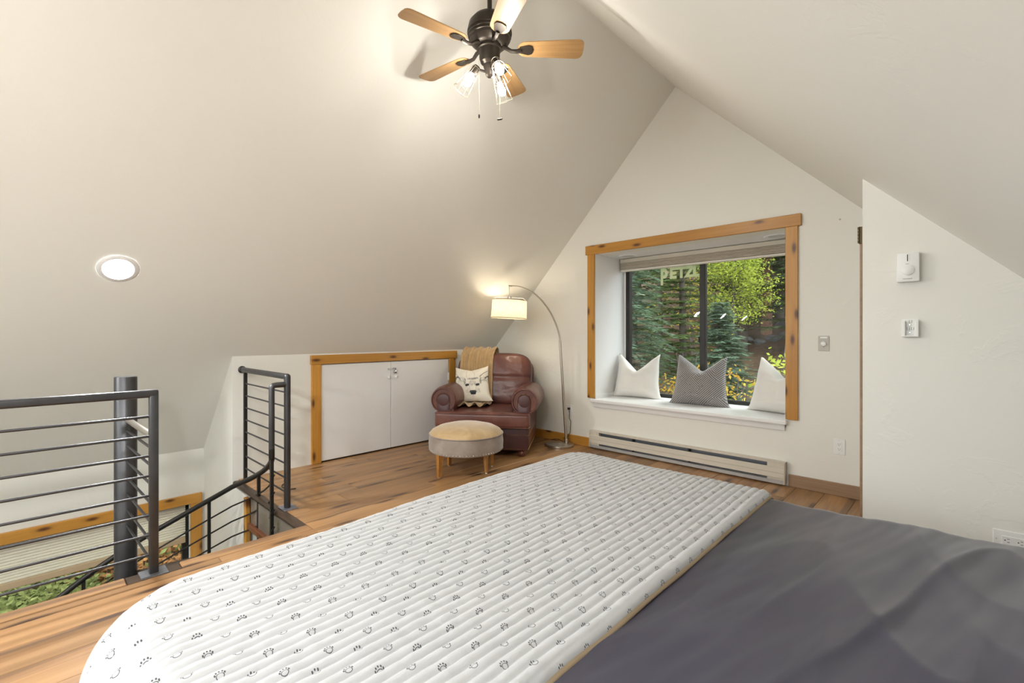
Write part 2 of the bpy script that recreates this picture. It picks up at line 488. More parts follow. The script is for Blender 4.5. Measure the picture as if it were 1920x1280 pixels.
box(bm, WL+.03, WL+.075, WD-.03, WD+.03, fz0, fz1); box(bm, WR-.075, WR-.03, WD-.03, WD+.03, fz0, fz1)
box(bm, WL+.03, WR-.03, WD-.03, WD+.03, fz0, fz0+.035); box(bm, WL+.03, WR-.03, WD-.03, WD+.03, fz1-.04, fz1)
fin('window_frame', bm, FR, wn)
bm = B(); box(bm, WL, WL+.03, WD-.02, WD+.06, fz0, WT); box(bm, WR-.03, WR, WD-.02, WD+.06, fz0, WT); fin('frame_reveal', bm, M['white'], wn)
bm = B(); box(bm, -1.892, -1.835, WD-.035, WD+.02, fz0+.035, fz1-.04, .004); fin('mullion', bm, FR, wn)
bm = B(); box(bm, -1.905, -1.892, WD-.04, WD-.01, 1.10, 1.16, .003); fin('latch', bm, M['blackplastic'], wn)
bm = B(); box(bm, WL+.075, -1.892, WD+.0, WD+.005, fz0+.035, fz1-.04); fin('pane', bm, M['glass'], wn)
bm = B(); box(bm, -1.835, WR-.075, WD-.01, WD-.005, fz0+.035, fz1-.04); fin('pane', bm, M['glass'], wn)

t = root('trim_3', (-1.87, GY, WB), 'knotty orange pine casing around the window nook', 'trim', kind='structure')
board('head_casing', M['pine'], t, (-1.87, GY-.013, 2.063), 1.985, .093, .026, HORX)
board('side_casing', M['pine'], t, (-2.797, GY-.011, 1.268), 1.50, .085, .022, VERY)
board('side_casing', M['pine'], t, (-.9435, GY-.011, 1.268), 1.50, .085, .022, VERY)

# lettering sticker on the left pane (big P, then E T Z L)
STK = NT('frosted_lettering')
_d = STK.n('ShaderNodeBsdfDiffuse'); _d.inputs[0].default_value = (.62, .66, .40, 1); _t = STK.n('ShaderNodeBsdfTranslucent'); _t.inputs[0].default_value = (.62, .66, .40, 1); _p = STK.n('ShaderNodeBsdfTransparent')
_m1 = STK.n('ShaderNodeMixShader'); _m1.inputs[0].default_value = .6; STK.l(_d.outputs[0], _m1.inputs[1]); STK.l(_t.outputs[0], _m1.inputs[2])
_m2 = STK.n('ShaderNodeMixShader'); _m2.inputs[0].default_value = .46; STK.l(_p.outputs[0], _m2.inputs[1]); STK.l(_m1.outputs[0], _m2.inputs[2]); STK.l(_m2.outputs[0], STK.out.inputs[0])
def text_obj(name, body, size, loc, rot, mat, parent=None, sx=1.0, depth=.0006, bold=0.0):
    cu = bpy.data.curves.new(name, 'FONT'); cu.body = body; cu.size = size; cu.extrude = depth; cu.offset = bold
    ob = bpy.data.objects.new('tmp', cu); COL.objects.link(ob)
    dg = bpy.context.evaluated_depsgraph_get()
    me = bpy.data.meshes.new_from_object(ob.evaluated_get(dg)); bpy.data.objects.remove(ob)
    me.materials.clear()
    o = link(name, me, mat, parent, world=False)
    if parent is not None: o.matrix_parent_inverse = wmat(parent).inverted()
    o.location = loc; o.rotation_euler = rot; o.scale = (sx, 1, 1)
    return o
st = root('window_lettering', (-2.33, WD-.004, 1.74), 'pale green lettering sticker reading PETZL on the left window pane', 'sticker')
lx = -2.325
text_obj('letter', 'P', .235, (lx, WD-.0035, 1.715), RX90, STK.m, st, .66, bold=.009)
for k, ch in enumerate('ETZL'):
    text_obj('letter', ch, .150, (lx+.105+k*.082, WD-.0035, 1.775), RX90, STK.m, st, .98, bold=.008)

# nook recessed lights (off)
for i, (x, y, lab) in enumerate(((-2.56, 4.47, 'unlit round recessed light in the nook soffit above the plain white cushion by the jamb'), (-1.13, 4.44, 'unlit round recessed light in the nook soffit beside the right pine casing'))):
    t = root('recessed_light', (x, y, WT), lab, 'recessed light', 'unlit recessed lights in the nook')
    bm = B(); lathe(bm, [(.062, -.004), (.09, -.010), (.097, -.004), (.097, -.0005), (.062, -.0005)], 36, (x, y, WT), caps=False); fin('trim_ring', bm, M['white'], t, smooth=60)
    bm = B(); lathe(bm, [(0, -.0045), (.064, -.0045), (.064, -.001), (0, -.001)], 36, (x, y, WT), caps=False); fin('lens', bm, plain('frosted_lens', (.58, .60, .58), .5), t)

# roller shade rolled up under the soffit
t = root('roller_shade', (-1.87, WD-.1, WT), 'beige fabric shade drawn up at the top of the nook window', 'window shade')
SHF = plain('taupe_shade_fabric', (.50, .44, .36), .8, var=.08, scale=20)
bm = B(); box(bm, WL+.012, WR-.012, WD-.125, WD-.06, WT-.047, WT-.004, .004); fin('head_rail', bm, plain('beige_rail', (.66, .61, .50), .5), t)
bm = B()
for k in range(5):
    z = WT-.049-k*.014; off = .004*(k % 2)
    box(bm, WL+.014, WR-.014, WD-.122-off, WD-.062+off, z-.013, z, .005, 2)
fin('folded_fabric', bm, SHF, t, smooth=50)
bm = B(); box(bm, WL+.013, WR-.013, WD-.120, WD-.065, WT-.142, WT-.121, .006, 2); fin('bottom_rail', bm, plain('pale_rail', (.72, .68, .60), .5), t)

# ------------------------------------------------------------------ crawl-space doors
t = root('trim_4', (KX, 2.65, 0), 'knotty pine casing around the crawl-space doors', 'trim', kind='structure')
board('head_casing', M['pine'], t, (KX+.014, 2.657, .950), 1.70, .084, .028, HORY)
board('side_casing', M['pine'], t, (KX+.011, 1.860, .454), .906, .090, .022, VERX)
board('side_casing', M['pine'], t, (KX+.011, 3.443, .454), .906, .094, .022, VERX)
ym = 2.637
for i, (y0, y1, hy_, ky) in enumerate(((DY0+.003, ym-.0025, DY0+.004, 2.602), (ym+.0025, DY1-.003, DY1-.004, 2.690))):
    d = root('door_%d' % (i+2), (KX, (y0+y1)/2, 0), ['white flat crawl-space door next to the stair railing', 'white flat crawl-space door next to the armchair'][i], 'door', kind='structure')
    bm = B(); box(bm, KX-.012, KX+.008, y0, y1, .014, DZ1-.004, .0025); fin('door_panel', bm, M['white'], d)
    bm = B(); lathe(bm, [(.008, 0), (.007, .01), (.013, .018), (.016, .026), (.012, .033), (0, .035)], 16, mx=Matrix.Translation((KX+.007, ky, .742)) @ align((1, 0, 0))); fin('knob', bm, M['whiteplastic'], d, smooth=60)
    for z in (.20, .70):
        bm = B(); box(bm, KX+.007, KX+.012, hy_-.012 if i == 0 else hy_-.010, hy_+.010 if i == 0 else hy_+.012, z-.04, z+.04, .001); tube(bm, [(KX+.013, hy_, z-.042), (KX+.013, hy_, z+.042)], .0055, 8)
        fin('hinge', bm, M['white'], d, smooth=40)
pl = root('padlock', (KX+.012, 2.679, .79), 'small chrome padlock and hasp joining the two white doors', 'padlock')
bm = B(); box(bm, KX+.0085, KX+.0125, 2.60, 2.70, .815, .835, .001); fin('hasp', bm, M['chrome'], pl)
bm = B(); tube(bm, [(KX+.02, 2.667, .808)] + [(KX+.02, 2.679-.012*math.cos(a), .822+.012*math.sin(a)) for a in [PI*k/8 for k in range(9)]] + [(KX+.02, 2.691, .808)], .0035, 8); fin('shackle', bm, M['chrome'], pl, smooth=60)
bm = B(); box(bm, KX+.012, KX+.030, 2.660, 2.698, .778, .81, .004, 2); fin('lock_body', bm, M['chrome'], pl, smooth=40)

# ------------------------------------------------------------------ stairwell window
wn = root('window_2', (OX, 0, SWB), 'wide stairwell window with dark frame below the loft floor', 'window', kind='structure')
bm = B()
for y in (SW0, SW1-.05): box(bm, OX-.09, OX-.045, y, y+.05, SWB, SWT)
for z in (SWB, SWT-.05): box(bm, OX-.09, OX-.045, SW0, SW1, z, z+.05)
fin('window_frame', bm, FR, wn)
bm = B(); box(bm, OX-.07, OX-.065, SW0+.05, SW1-.05, SWB+.05, SWT-.05); fin('pane', bm, M['glass'], wn)
t = root('trim_5', (OX, 0, SWT), 'orange pine casing around the stairwell window', 'trim', kind='structure')
board('head_casing', M['pine'], t, (OX+.015, -.14, SWT+.037), 2.60, .086, .03, HORY)
board('side_casing', M['pine'], t, (OX+.013, 1.117, -1.06), 1.385, .09, .026, VERX)
board('side_casing', M['pine'], t, (OX+.013, -1.295, -1.06), 1.385, .09, .026, VERX)
board('sill_board', M['pine'], t, (OX+.03, -.09, SWB-.02), 2.5, .08, .035, (0, 0, PI/2))
cs = root('pleated_shade', (OX-.03, 0, SWT), 'cream pleated shade half lowered over the stairwell window', 'window shade')
bm = B(); bot = -.675; n = 28; prof = []
for k in range(n+1):
    z = SWT-.002-(SWT-.002-bot)*k/n; prof.append((OX-.028+(.006 if k % 2 else -.006), z))
vs = [bm.verts.new((px_, y, z)) for (px_, z) in prof for y in (SW0+.02, SW1-.03)]
for k in range(n): bm.faces.new((vs[2*k], vs[2*k+1], vs[2*k+3], vs[2*k+2]))
PSH = NT('cream_pleat')
_d = PSH.n('ShaderNodeBsdfDiffuse'); _d.inputs[0].default_value = (.84, .81, .72, 1); _t = PSH.n('ShaderNodeBsdfTranslucent'); _t.inputs[0].default_value = (.84, .80, .68, 1)
_m1 = PSH.n('ShaderNodeMixShader'); _m1.inputs[0].default_value = .35; PSH.l(_d.outputs[0], _m1.inputs[1]); PSH.l(_t.outputs[0], _m1.inputs[2]); PSH.l(_m1.outputs[0], PSH.out.inputs[0])
so = fin('pleated_fabric', bm, PSH.m, cs); sm = so.modifiers.new('t', 'SOLIDIFY'); sm.thickness = .002
bm = B(); box(bm, OX-.043, OX-.013, SW0+.02, SW1-.03, bot-.05, bot, .004); fin('bottom_rail', bm, plain('tan_rail', (.50, .38, .24), .6), cs)

# ------------------------------------------------------------------ railings
CX, CY = -3.60, .43
rl = root('stair_railing', (EX+.04, .45, 0), 'dark steel railing with thin horizontal bars along the loft edge beside the bed', 'railing')
RXX = EX+.042
PYR = .452
bm = B(); box(bm, RXX-.0188, RXX+.0188, PYR-.0188, PYR+.0188, 0, .885, .006, 2); fin('post', bm, M['steel'], rl, smooth=40)
bm = B(); box(bm, RXX-.019, RXX+.019, S0, PYR+.019, .87, .908, .010, 3); fin('top_rail', bm, M['steel'], rl, smooth=40)
bm = B(); box(bm, RXX-.019, RXX+.019, S0-.0, S0+.038, 0, .88, .006, 2); fin('post', bm, M['steel'], rl, smooth=40)
for k in range(8):
    z = .776-k*.0973
    bm = B(); tube(bm, [(RXX, S0+.03, z), (RXX, PYR-.015, z)], .0065, 8); fin('bar', bm, M['steel'], rl, smooth=60)
bm = B(); box(bm, RXX-.05, RXX+.052, PYR-.055, PYR+.055, -.001, .006, .002); fin('base_plate', bm, plain('raw_steel_plate', (.16, .16, .17), .5, .7, var=.4, scale=30), rl)
bm = B(); tube(bm, [(CX+.04, CY, .68), (RXX-.015, PYR-.005, .68)], .0165, 12); fin('connecting_rail', bm, M['nickel'], rl, smooth=60)
for z in (.614, .527, .433, .338, .243, .148, .053):
    bm = B(); tube(bm, [(CX+.04, CY, z), (RXX-.015, PYR-.005, z)], .0065, 8); fin('bar', bm, M['steel'], rl, smooth=60)

r2 = root('landing_railing', (-3.31, 1.25, 0), 'short dark steel railing between the knee wall and the stair head', 'railing')
Y2 = 1.25
bm = B(); tube(bm, [(-3.31, Y2, 0), (-3.31, Y2, .893)], .021, 14); fin('post', bm, M['steel'], r2, smooth=50)
bm = B(); tube(bm, [(KX+.002, Y2, .893), (-3.31, Y2, .893)], .021, 14)
bmesh.ops.create_uvsphere(bm, u_segments=12, v_segments=8, radius=.0212, matrix=Matrix.Translation((-3.31, Y2, .893)))
fin('top_rail', bm, M['steel'], r2, smooth=50)
bm = B(); lathe(bm, [(.03, 0), (.03, .008), (.022, .016)], 16, mx=Matrix.Translation((KX+.0005, Y2, .893)) @ align((1, 0, 0))); fin('wall_flange', bm, M['steel'], r2, smooth=40)
bm = B(); box(bm, -4.187, -4.163, Y2-.012, Y2+.012, 0.001, .88); fin('post', bm, M['blacksteel'], r2)
for k in range(8):
    z = .785-k*.0975
    bm = B(); tube(bm, [(-4.172, Y2, z), (-3.315, Y2, z)], .006, 8); fin('bar', bm, M['steel'], r2, smooth=60)
bm = B(); box(bm, -3.37, -3.25, Y2-.04, Y2+.05, .0002, .005, .001); fin('base_plate', bm, plain('raw_steel_plate2', (.22, .23, .27), .5, .6, var=.5, scale=40), r2)
bm = B(); tube(bm, [(-3.76+.09*math.cos(a), 1.44+.05*math.sin(a), .005) for a in [PI*(.9+1.15*k/14) for k in range(15)]], .004, 6)
props(fin('floor_wire', bm, M['blackplastic'], smooth=60), 'short black wire loop lying on the floor behind the landing railing post', 'wire')

# spiral stair
ss = root('spiral_stair', (CX, CY, -2.6), 'dark steel spiral stair with central column and curved handrail', 'stair')
bm = B(); lathe(bm, [(0, -2.6), (.055, -2.6), (.055, .925), (.052, .93), (0, .93)], 32, (CX, CY, 0)); fin('column', bm, M['steel'], ss, smooth=40)
RR = .776
rail = [(68, .364), (80, .285), (92, .20), (105, .115), (120, .025), (135, -.09), (150, -.205), (168, -.335), (196, -.545), (225, -.76), (260, -1.01)]
def rz_(a):
    for (a0, z0), (a1, z1) in zip(rail, rail[1:]):
        if a0 <= a <= a1: return z0+(z1-z0)*(a-a0)/(a1-a0)
    return rail[-1][1] if a > 200 else rail[0][1]
def rp(a, dz=0): return (CX+RR*math.cos(math.radians(a)), CY+RR*math.sin(math.radians(a)), rz_(a)+dz)
hx, hy2 = rp(68)[0], rp(68)[1]
path = [(hx, Y2-.015, .842), (hx, hy2+.03, .842)] + [(hx, hy2+.02-.02*math.sin(PI/2*k/3), .822+.02*math.cos(PI/2*k/3)) for k in (1, 2, 3)] + [(hx, hy2, .42)]
bm = B(); tube(bm, path, .0185, 12); fin('handrail_newel', bm, M['steel'], ss, smooth=50)
bm = B(); tube(bm, [(hx, hy2, .43)] + [rp(68+4*k) for k in range(0, 49)], .0185, 12); fin('handrail', bm, M['blacksteel'], ss, smooth=50)
for k in range(1, 5):
    bm = B(); tube(bm, [rp(64+4*j, -.115*k-.03) if 64+4*j >= 68 else (hx+.02, hy2+.01, rz_(68)-.115*k) for j in range(0, 49)], .006, 6); fin('bar', bm, M['blacksteel'], ss, smooth=60)
for a in (69, 98, 134, 190, 225):
    p = rp(a); bm = B(); box(bm, p[0]-.01, p[0]+.01, p[1]-.01, p[1]+.01, p[2]-.90, p[2]-.005); fin('baluster', bm, M['blacksteel'], ss)
for k in range(11):
    a0 = 48+27*k; z = -.235-.192*k
    pts = [(.05*math.cos(math.radians(a0+15)), .05*math.sin(math.radians(a0+15)))] + [((RR+.03)*math.cos(math.radians(a)), (RR+.03)*math.sin(math.radians(a))) for a in (a0, a0+8, a0+16, a0+24, a0+31)]
    bm = B(); prism(bm, [(CX+x, CY+y) for x, y in pts], z-.04, z, 'Z'); fin('tread', bm, M['edge'], ss)
# ------------------------------------------------------------------ wall fixtures
def outlet(name, c, n_axis, label, cat='outlet', horizontal=False, group=None, plug=False):
    """c = centre on the wall, plate faces -Y"""
    t = root(name, c, label, cat, group)
    x, y, z = c; hw, hh = (.0575, .037) if horizontal else (.037, .0575)
    bm = B(); box(bm, x-hw, x+hw, y-.006, y-.0003, z-hh, z+hh, .002); fin('plate', bm, M['whiteplastic'], t)
    iw, ih = (.033, .0165) if horizontal else (.0165, .033)
    bm = B(); box(bm, x-iw, x+iw, y-.0085, y-.005, z-ih, z+ih, .0012); r = fin('receptacle', bm, M['whiteplastic'], t)
    for s in (-1, 1):
        bm = B()
        for (a, b, w_, h_) in ((-.006, .003, .001, .0035), (.006, .003, .001, .0035), (0, -.006, .002, .002)):
            if horizontal: u, v, w2, h2 = s*.018+b, a, h_, w_
            else: u, v, w2, h2 = a, s*.017+b, w_, h_
            box(bm, x+u-w2, x+u+w2, y-.0088, y-.008, z+v-h2, z+v+h2)
        fin('slot', bm, M['blackplastic'], r)['kind'] = 'stuff'
    for s in (-1, 1):
        bm = B()
        u, v = (s*.048, 0) if horizontal else (0, s*.048)
        lathe(bm, [(0, 0), (.0025, 0), (.002, .0012), (0, .0015)], 8, mx=Matrix.Translation((x+u, y-.006, z+v)) @ align((0, -1, 0)))
        fin('screw', bm, M['greyplate'], t)
    return t
outlet('wall_outlet', (-.639, GY, .358), 0, 'white duplex outlet on the gable wall beside the closet door')
outlet('wall_outlet', (-3.081, GY, .358), 0, 'white duplex outlet behind the floor lamp with black plug')
outlet('wall_outlet', (.152, PY, .372), 0, 'white horizontal outlet plate low on the partition behind the bed', horizontal=True)

t = root('wall_dial', (-.735, GY, 1.113), 'small grey plate with round white dial beside the window nook', 'dial switch')
bm = B(); box(bm, -.770, -.700, GY-.006, GY-.0003, 1.056, 1.170, .002); fin('plate', bm, M['greyplate'], t)
bm = B(); lathe(bm, [(.019, 0), (.019, .006), (.016, .018), (.012, .02), (0, .02)], 24, mx=Matrix.Translation((-.735, GY-.006, 1.111)) @ align((0, -1, 0))); fin('dial', bm, M['whiteplastic'], t, smooth=40)
bm = B(); box(bm, -.757, -.713, GY-.0072, GY-.005, 1.152, 1.163); fin('label_strip', bm, M['whiteplastic'], t)
bm = B(); box(bm, -.7358, -.7342, GY-.0068, GY-.005, 1.084, 1.092); fin('pointer_mark', bm, M['blackplastic'], t)

t = root('thermostat', (-.163, PY, 1.47), 'white wall thermostat box with round dial on the partition', 'thermostat')
bm = B(); box(bm, -.201, -.125, PY-.033, PY-.0003, 1.409, 1.534, .004, 2); bx_ = fin('case', bm, M['whiteplastic'], t, smooth=30)
bm = B(); lathe(bm, [(.0215, 0), (.0215, .005), (.019, .007), (0, .0075)], 32, mx=Matrix.Translation((-.163, PY-.0325, 1.458)) @ align((0, -1, 0))); fin('dial', bm, M['whiteplastic'], t, smooth=40)
bm = B(); box(bm, -.1655, -.1625, PY-.0336, PY-.032, 1.497, 1.526)
for k in range(5): box(bm, -.158, -.1565, PY-.0335, PY-.032, 1.500+k*.006, 1.5008+k*.006)
fin('gauge', bm, M['blackplastic'], t)
PRN = plain('grey_print', (.12, .12, .12), .6)
text_obj('lettering', 'Honeywell', .0072, (-.180, PY-.0332, 1.4195), RX90, PRN, t, depth=.0002)
text_obj('lettering', 'HEAT', .0048, (-.1705, PY-.0332, 1.4835), RX90, PRN, t, depth=.0002)

t = root('remote_holder', (-.156, PY, 1.21), 'white empty remote control bracket below the thermostat', 'bracket')
bm = B(); box(bm, -.183, -.129, PY-.005, PY-.0003, 1.171, 1.247, .001); fin('back_plate', bm, M['whiteplastic'], t)
for x0, x1 in ((-.184, -.172), (-.140, -.128)):
    bm = B(); box(bm, x0, x1, PY-.024, PY-.004, 1.172, 1.240, .002); fin('side_rail', bm, M['whiteplastic'], t)
bm = B(); box(bm, -.184, -.128, PY-.024, PY-.004, 1.170, 1.176, .002); fin('bottom_lip', bm, M['whiteplastic'], t)
bm = B()
for (x, z) in ((-.156, 1.237), (-.163, 1.206), (-.149, 1.206)):
    tube(bm, [(x-.004, PY-.0055, z+.006), (x-.004, PY-.0055, z-.006), (x+.004, PY-.0055, z-.006), (x+.004, PY-.0055, z+.006)], .0007, 4)
fin('slot', bm, PRN, t)['kind'] = 'stuff'
for z in (1.222, 1.189):
    bm = B(); lathe(bm, [(0, 0), (.004, 0), (.0035, .002), (0, .0025)], 12, mx=Matrix.Translation((-.157, PY-.005, z)) @ align((0, -1, 0)))
    fin('screw', bm, M['chrome'], t, smooth=40)
bm = B(); lathe(bm, [(0, 0), (.007, 0), (.005, .002), (0, .003)], 12, mx=Matrix.Translation((-.635, GY, 2.023)) @ align((0, -1, 0)))
props(fin('nail_head', bm, M['greyplate']), 'tiny grey nail head high on the gable wall right of the pine casing', 'nail')

# baseboard heater
t = root('baseboard_heater', (-1.885, GY, .02), 'long beige electric baseboard heater under the window nook', 'heater')
HB = plain('beige_enamel', (.60, .55, .46), .35, var=.04)
HG = plain('grey_metal_slot', (.16, .17, .19), .4, .6)
hx0, hx1 = -2.79, -.98
bm = B(); box(bm, hx0, hx1, GY-.012, GY-.001, .018, .182); fin('back_panel', bm, HG, t)
bm = B(); prism(bm, [(GY-.001, .178), (GY-.001, .186), (GY-.055, .184), (GY-.055, .172), (GY-.05, .172), (GY-.05, .178)], hx0, hx1, 'X'); fin('top_cover', bm, HB, t)
bm = B(); prism(bm, [(GY-.058, .142), (GY-.062, .138), (GY-.064, .102), (GY-.060, .100), (GY-.064, .098), (GY-.066, .062), (GY-.05, .060), (GY-.05, .142)], hx0+.008, hx1-.008, 'X'); fin('front_cover', bm, HB, t)
bm = B(); prism(bm, [(GY-.02, .045), (GY-.062, .042), (GY-.058, .014), (GY-.001, .014), (GY-.001, .03)], hx0+.004, hx1-.004, 'X'); fin('bottom_louvre', bm, plain('pale_grey_metal', (.5, .5, .5), .35, .3), t)
for s, (x0, x1) in enumerate(((hx0, hx0+.115), (hx1-.135, hx1-.006))):
    bm = B(); box(bm, x0+.008, x1, GY-.052, GY-.012, .03, .172, .001); fin('end_panel', bm, HB, t)
for x in (hx0, hx1-.008):
    bm = B(); box(bm, x, x+.008, GY-.064, GY-.001, .016, .185, .002); fin('end_cap', bm, HB, t)
bm = B()
for k in range(150):
    x = hx0+.13+k*.0103; box(bm, x, x+.001, GY-.045, GY-.015, .055, .135)
fins = fin('heating_fin', bm, HG, t); fins['kind'] = 'stuff'
for x in (-2.30, -1.75):
    bm = B(); box(bm, x, x+.012, GY-.05, GY-.012, .03, .178); fin('bracket', bm, M['blackplastic'], t)

# ------------------------------------------------------------------ recessed light on the slope
LENS = emit('lit_lens', (.97, .99, 1.0), CAN_LIGHT)
def can_light(x, y, side, label, group):
    z = zl(x) if side < 0 else zr(x)
    nrm = Vector((TL, 0, -1)).normalized() if side < 0 else Vector((-TR, 0, -1)).normalized()
    t = root('recessed_light', (x, y, z), label, 'recessed light', group)
    mx = Matrix.Translation((x, y, z)) @ align(nrm)
    bm = B(); lathe(bm, [(.073, .001), (.076, .008), (.098, .007), (.103, .001)], 48, mx=mx, caps=False); fin('trim_ring', bm, M['white'], t, smooth=50)
    bm = B(); lathe(bm, [(.0, .003), (.075, .003)], 48, mx=mx, caps=False); fin('lens', bm, LENS, t)
can_light(-3.70, .407, -1, 'round white lit recessed light in the sloped ceiling above the stairwell', None)
can_light(-3.70, -1.0, -1, 'unseen recessed fill light added in the left slope over the middle of the stairwell', None)  # from here on: unseen fill lights added behind the camera
can_light(-3.70, -2.4, -1, 'unseen recessed fill light added in the left slope by the rear gable', None)
can_light(-.35, -.75, 1, 'unseen recessed fill light added in the right slope across from the stairwell', None)
can_light(-.35, -2.2, 1, 'unseen recessed fill light added in the right slope by the rear gable', None)

# unseen globe lights added in the rear half of the loft for even fill
GLB = emit('fill_globe_glow', (.97, .985, 1.0), FILL_GLOBE)
for y, lab in ((-1.0, 'added fill globe on a dark rod under the ridge near the stair'), (-2.2, 'added fill globe on a dark rod under the ridge by the rear gable')):
    t = root('fill_globe', (RX, y, 2.55), lab, 'fill light', 'added fill globes')
    bm = B(); lathe(bm, [(0, 2.66), (.007, 2.66), (.007, 3.40), (0, 3.40)], 10, (RX, y, 0), caps=False); lathe(bm, [(.03, 2.66), (.045, 2.69), (.02, 2.72)], 20, (RX, y, 0)); fin('rod', bm, M['bronze'], t, smooth=40)
    bm = B(); bmesh.ops.create_uvsphere(bm, u_segments=24, v_segments=14, radius=.14, matrix=Matrix.Translation((RX, y, 2.53))); fin('globe', bm, GLB, t, smooth=180)

# ------------------------------------------------------------------ ceiling fan
FX, FY, FZ = RX, 1.793, 2.76
fan = root('ceiling_fan', (FX, FY, FZ), 'five-blade ceiling fan with dark bronze motor, wooden blades and caged bulbs', 'ceiling fan')
FW = wood('fan_blade_wood', (.22, .12, .045), (.42, .25, .105), (.2, .1, .04), 0, .40, .18, 3.0, 45)
bm = B(); lathe(bm, [(.0, .60), (.0, .56), (.013, .56), (.013, .16), (0, .16)], 16, (FX, FY, FZ), caps=False); fin('downrod', bm, M['bronze'], fan, smooth=40)
bm = B(); lathe(bm, [(.016, .52), (.05, .55), (.068, .60), (.07, .67), (0, .67)], 24, (FX, FY, FZ)); fin('canopy', bm, M['bronze'], fan, smooth=40)
bm = B(); lathe(bm, [(.0, .21), (.025, .21), (.03, .19), (.055, .185), (.09, .165), (.115, .135), (.123, .10), (.124, .085), (.120, .083), (.121, .07), (.116, .068), (.116, .055), (.110, .053), (.108, .04), (.09, .022), (.072, .012), (.0, .012)], 40, (FX, FY, FZ), caps=False); fin('motor_housing', bm, M['bronze'], fan, smooth=30)
bm = B(); lathe(bm, [(0, .014), (.066, .014), (.066, -.004), (.058, -.008), (.056, -.055), (.05, -.075), (.034, -.088), (.034, -.10), (.026, -.12), (.022, -.145), (.012, -.155), (0, -.157)], 32, (FX, FY, FZ), caps=False); fin('light_fitter', bm, M['bronze'], fan, smooth=30)
R0, R1, BW0, BW1 = .155, .52, .052, .066
for k in range(5):
    a = math.radians(43.5+72*k)
    mx = Matrix.Translation((FX, FY, FZ)) @ Matrix.Rotation(a, 4, 'Z')
    tilt = Matrix.Translation((0, 0, 0)) @ Matrix.Rotation(math.radians(-12), 4, 'X')
    out = []
    n = 8
    for i in range(n+1):
        q = -PI/2 - PI*i/n
        out.append((R0+.045+.045*math.cos(q), BW0*math.sin(q)))
    out = [(R0+.045*(1+math.cos(-PI/2-PI*i/n)), BW0*math.sin(-PI/2-PI*i/n)) for i in range(n+1)]
    tip = [(R1-.035+.035*math.cos(PI/2-PI*i/n)*1.0, BW1*(math.copysign(abs(math.sin(PI/2-PI*i/n))**.5, math.sin(PI/2-PI*i/n)))) for i in range(n+1)]
    bm = B(); prism(bm, out + tip, -.003, .003, 'Z', bev=.0012)
    me = bpy.data.meshes.new('blade'); bmesh.ops.recalc_face_normals(bm, faces=bm.faces); bm.to_mesh(me); bm.free()
    bl = link('blade', me, FW, fan, world=False)
    bl.matrix_parent_inverse = wmat(fan).inverted()
    bl.location = (FX, FY, FZ); bl.rotation_euler = (mx @ tilt).to_euler()
    bm = B()
    prism(bm, [(.165, -.020), (.215, -.034), (.235, -.026), (.242, 0), (.235, .026), (.215, .034), (.165, .020)], -.009, -.0045, 'Z', bev=.0012)
    tube(bm, [(.06, 0, .016), (.09, 0, .008), (.12, 0, -.012), (.15, 0, -.014), (.175, 0, -.008)], [.012, .011, .010, .011, .012], 8)
    me = bpy.data.meshes.new('blade_arm'); bmesh.ops.recalc_face_normals(bm, faces=bm.faces); bm.to_mesh(me); bm.free()
    ba = link('blade_arm', me, M['bronze'], bl, world=False, smooth=40)
GOLD = plain('pale_wire', (.55, .50, .40), .3, .9)
BUL = emit('bulb_glow', (1.0, .95, .87), FAN_BULB)
for a in (-18, -138, 102):
    r = math.radians(a); d = Vector((math.cos(r), math.sin(r), 0))
    ax = (d*.56 + Vector((0, 0, -.83))).normalized()
    c0 = Vector((FX, FY, FZ-.105)) + d*.075
    mx = Matrix.Translation(c0) @ align(ax)
    bm = B(); tube(bm, [Vector((FX, FY, FZ-.125)) + d*.015, Vector((FX, FY, FZ-.115)) + d*.05, c0], .007, 8)
    lathe(bm, [(0, -.012), (.018, -.012), (.021, -.004), (.021, .036), (.017, .04), (0, .04)], 20, mx=mx, caps=False)
    sk = fin('lamp_socket', bm, M['bronze'], fan, smooth=40)
    bm = B(); lathe(bm, [(.0, .038), (.012, .04), (.013, .055), (.022, .075), (.0235, .088), (.019, .102), (.010, .111), (0, .113)], 20, mx=mx, caps=False); fin('bulb', bm, BUL, sk, smooth=80)
    bm = B()
    for k in range(8):
        b_ = 2*PI*k/8; cs_, sn_ = math.cos(b_), math.sin(b_)
        pr = [(.023, -.002), (.030, .02), (.033, .05), (.036, .058), (.036, .075), (.050, .145)]
        tube(bm, [mx @ Vector((q*cs_, q*sn_, z)) for q, z in pr], .0011, 5)
    for q, z in ((.023, -.002), (.034, .055), (.050, .145)):
        tube(bm, [mx @ Vector((q*math.cos(2*PI*k/24), q*math.sin(2*PI*k/24), z)) for k in range(24)], .0013, 5, closed=True)
    fin('wire_cage', bm, GOLD, sk, smooth=60)
def left(dx): return Vector((math.cos(YAW)*dx, math.sin(YAW)*dx, 0))
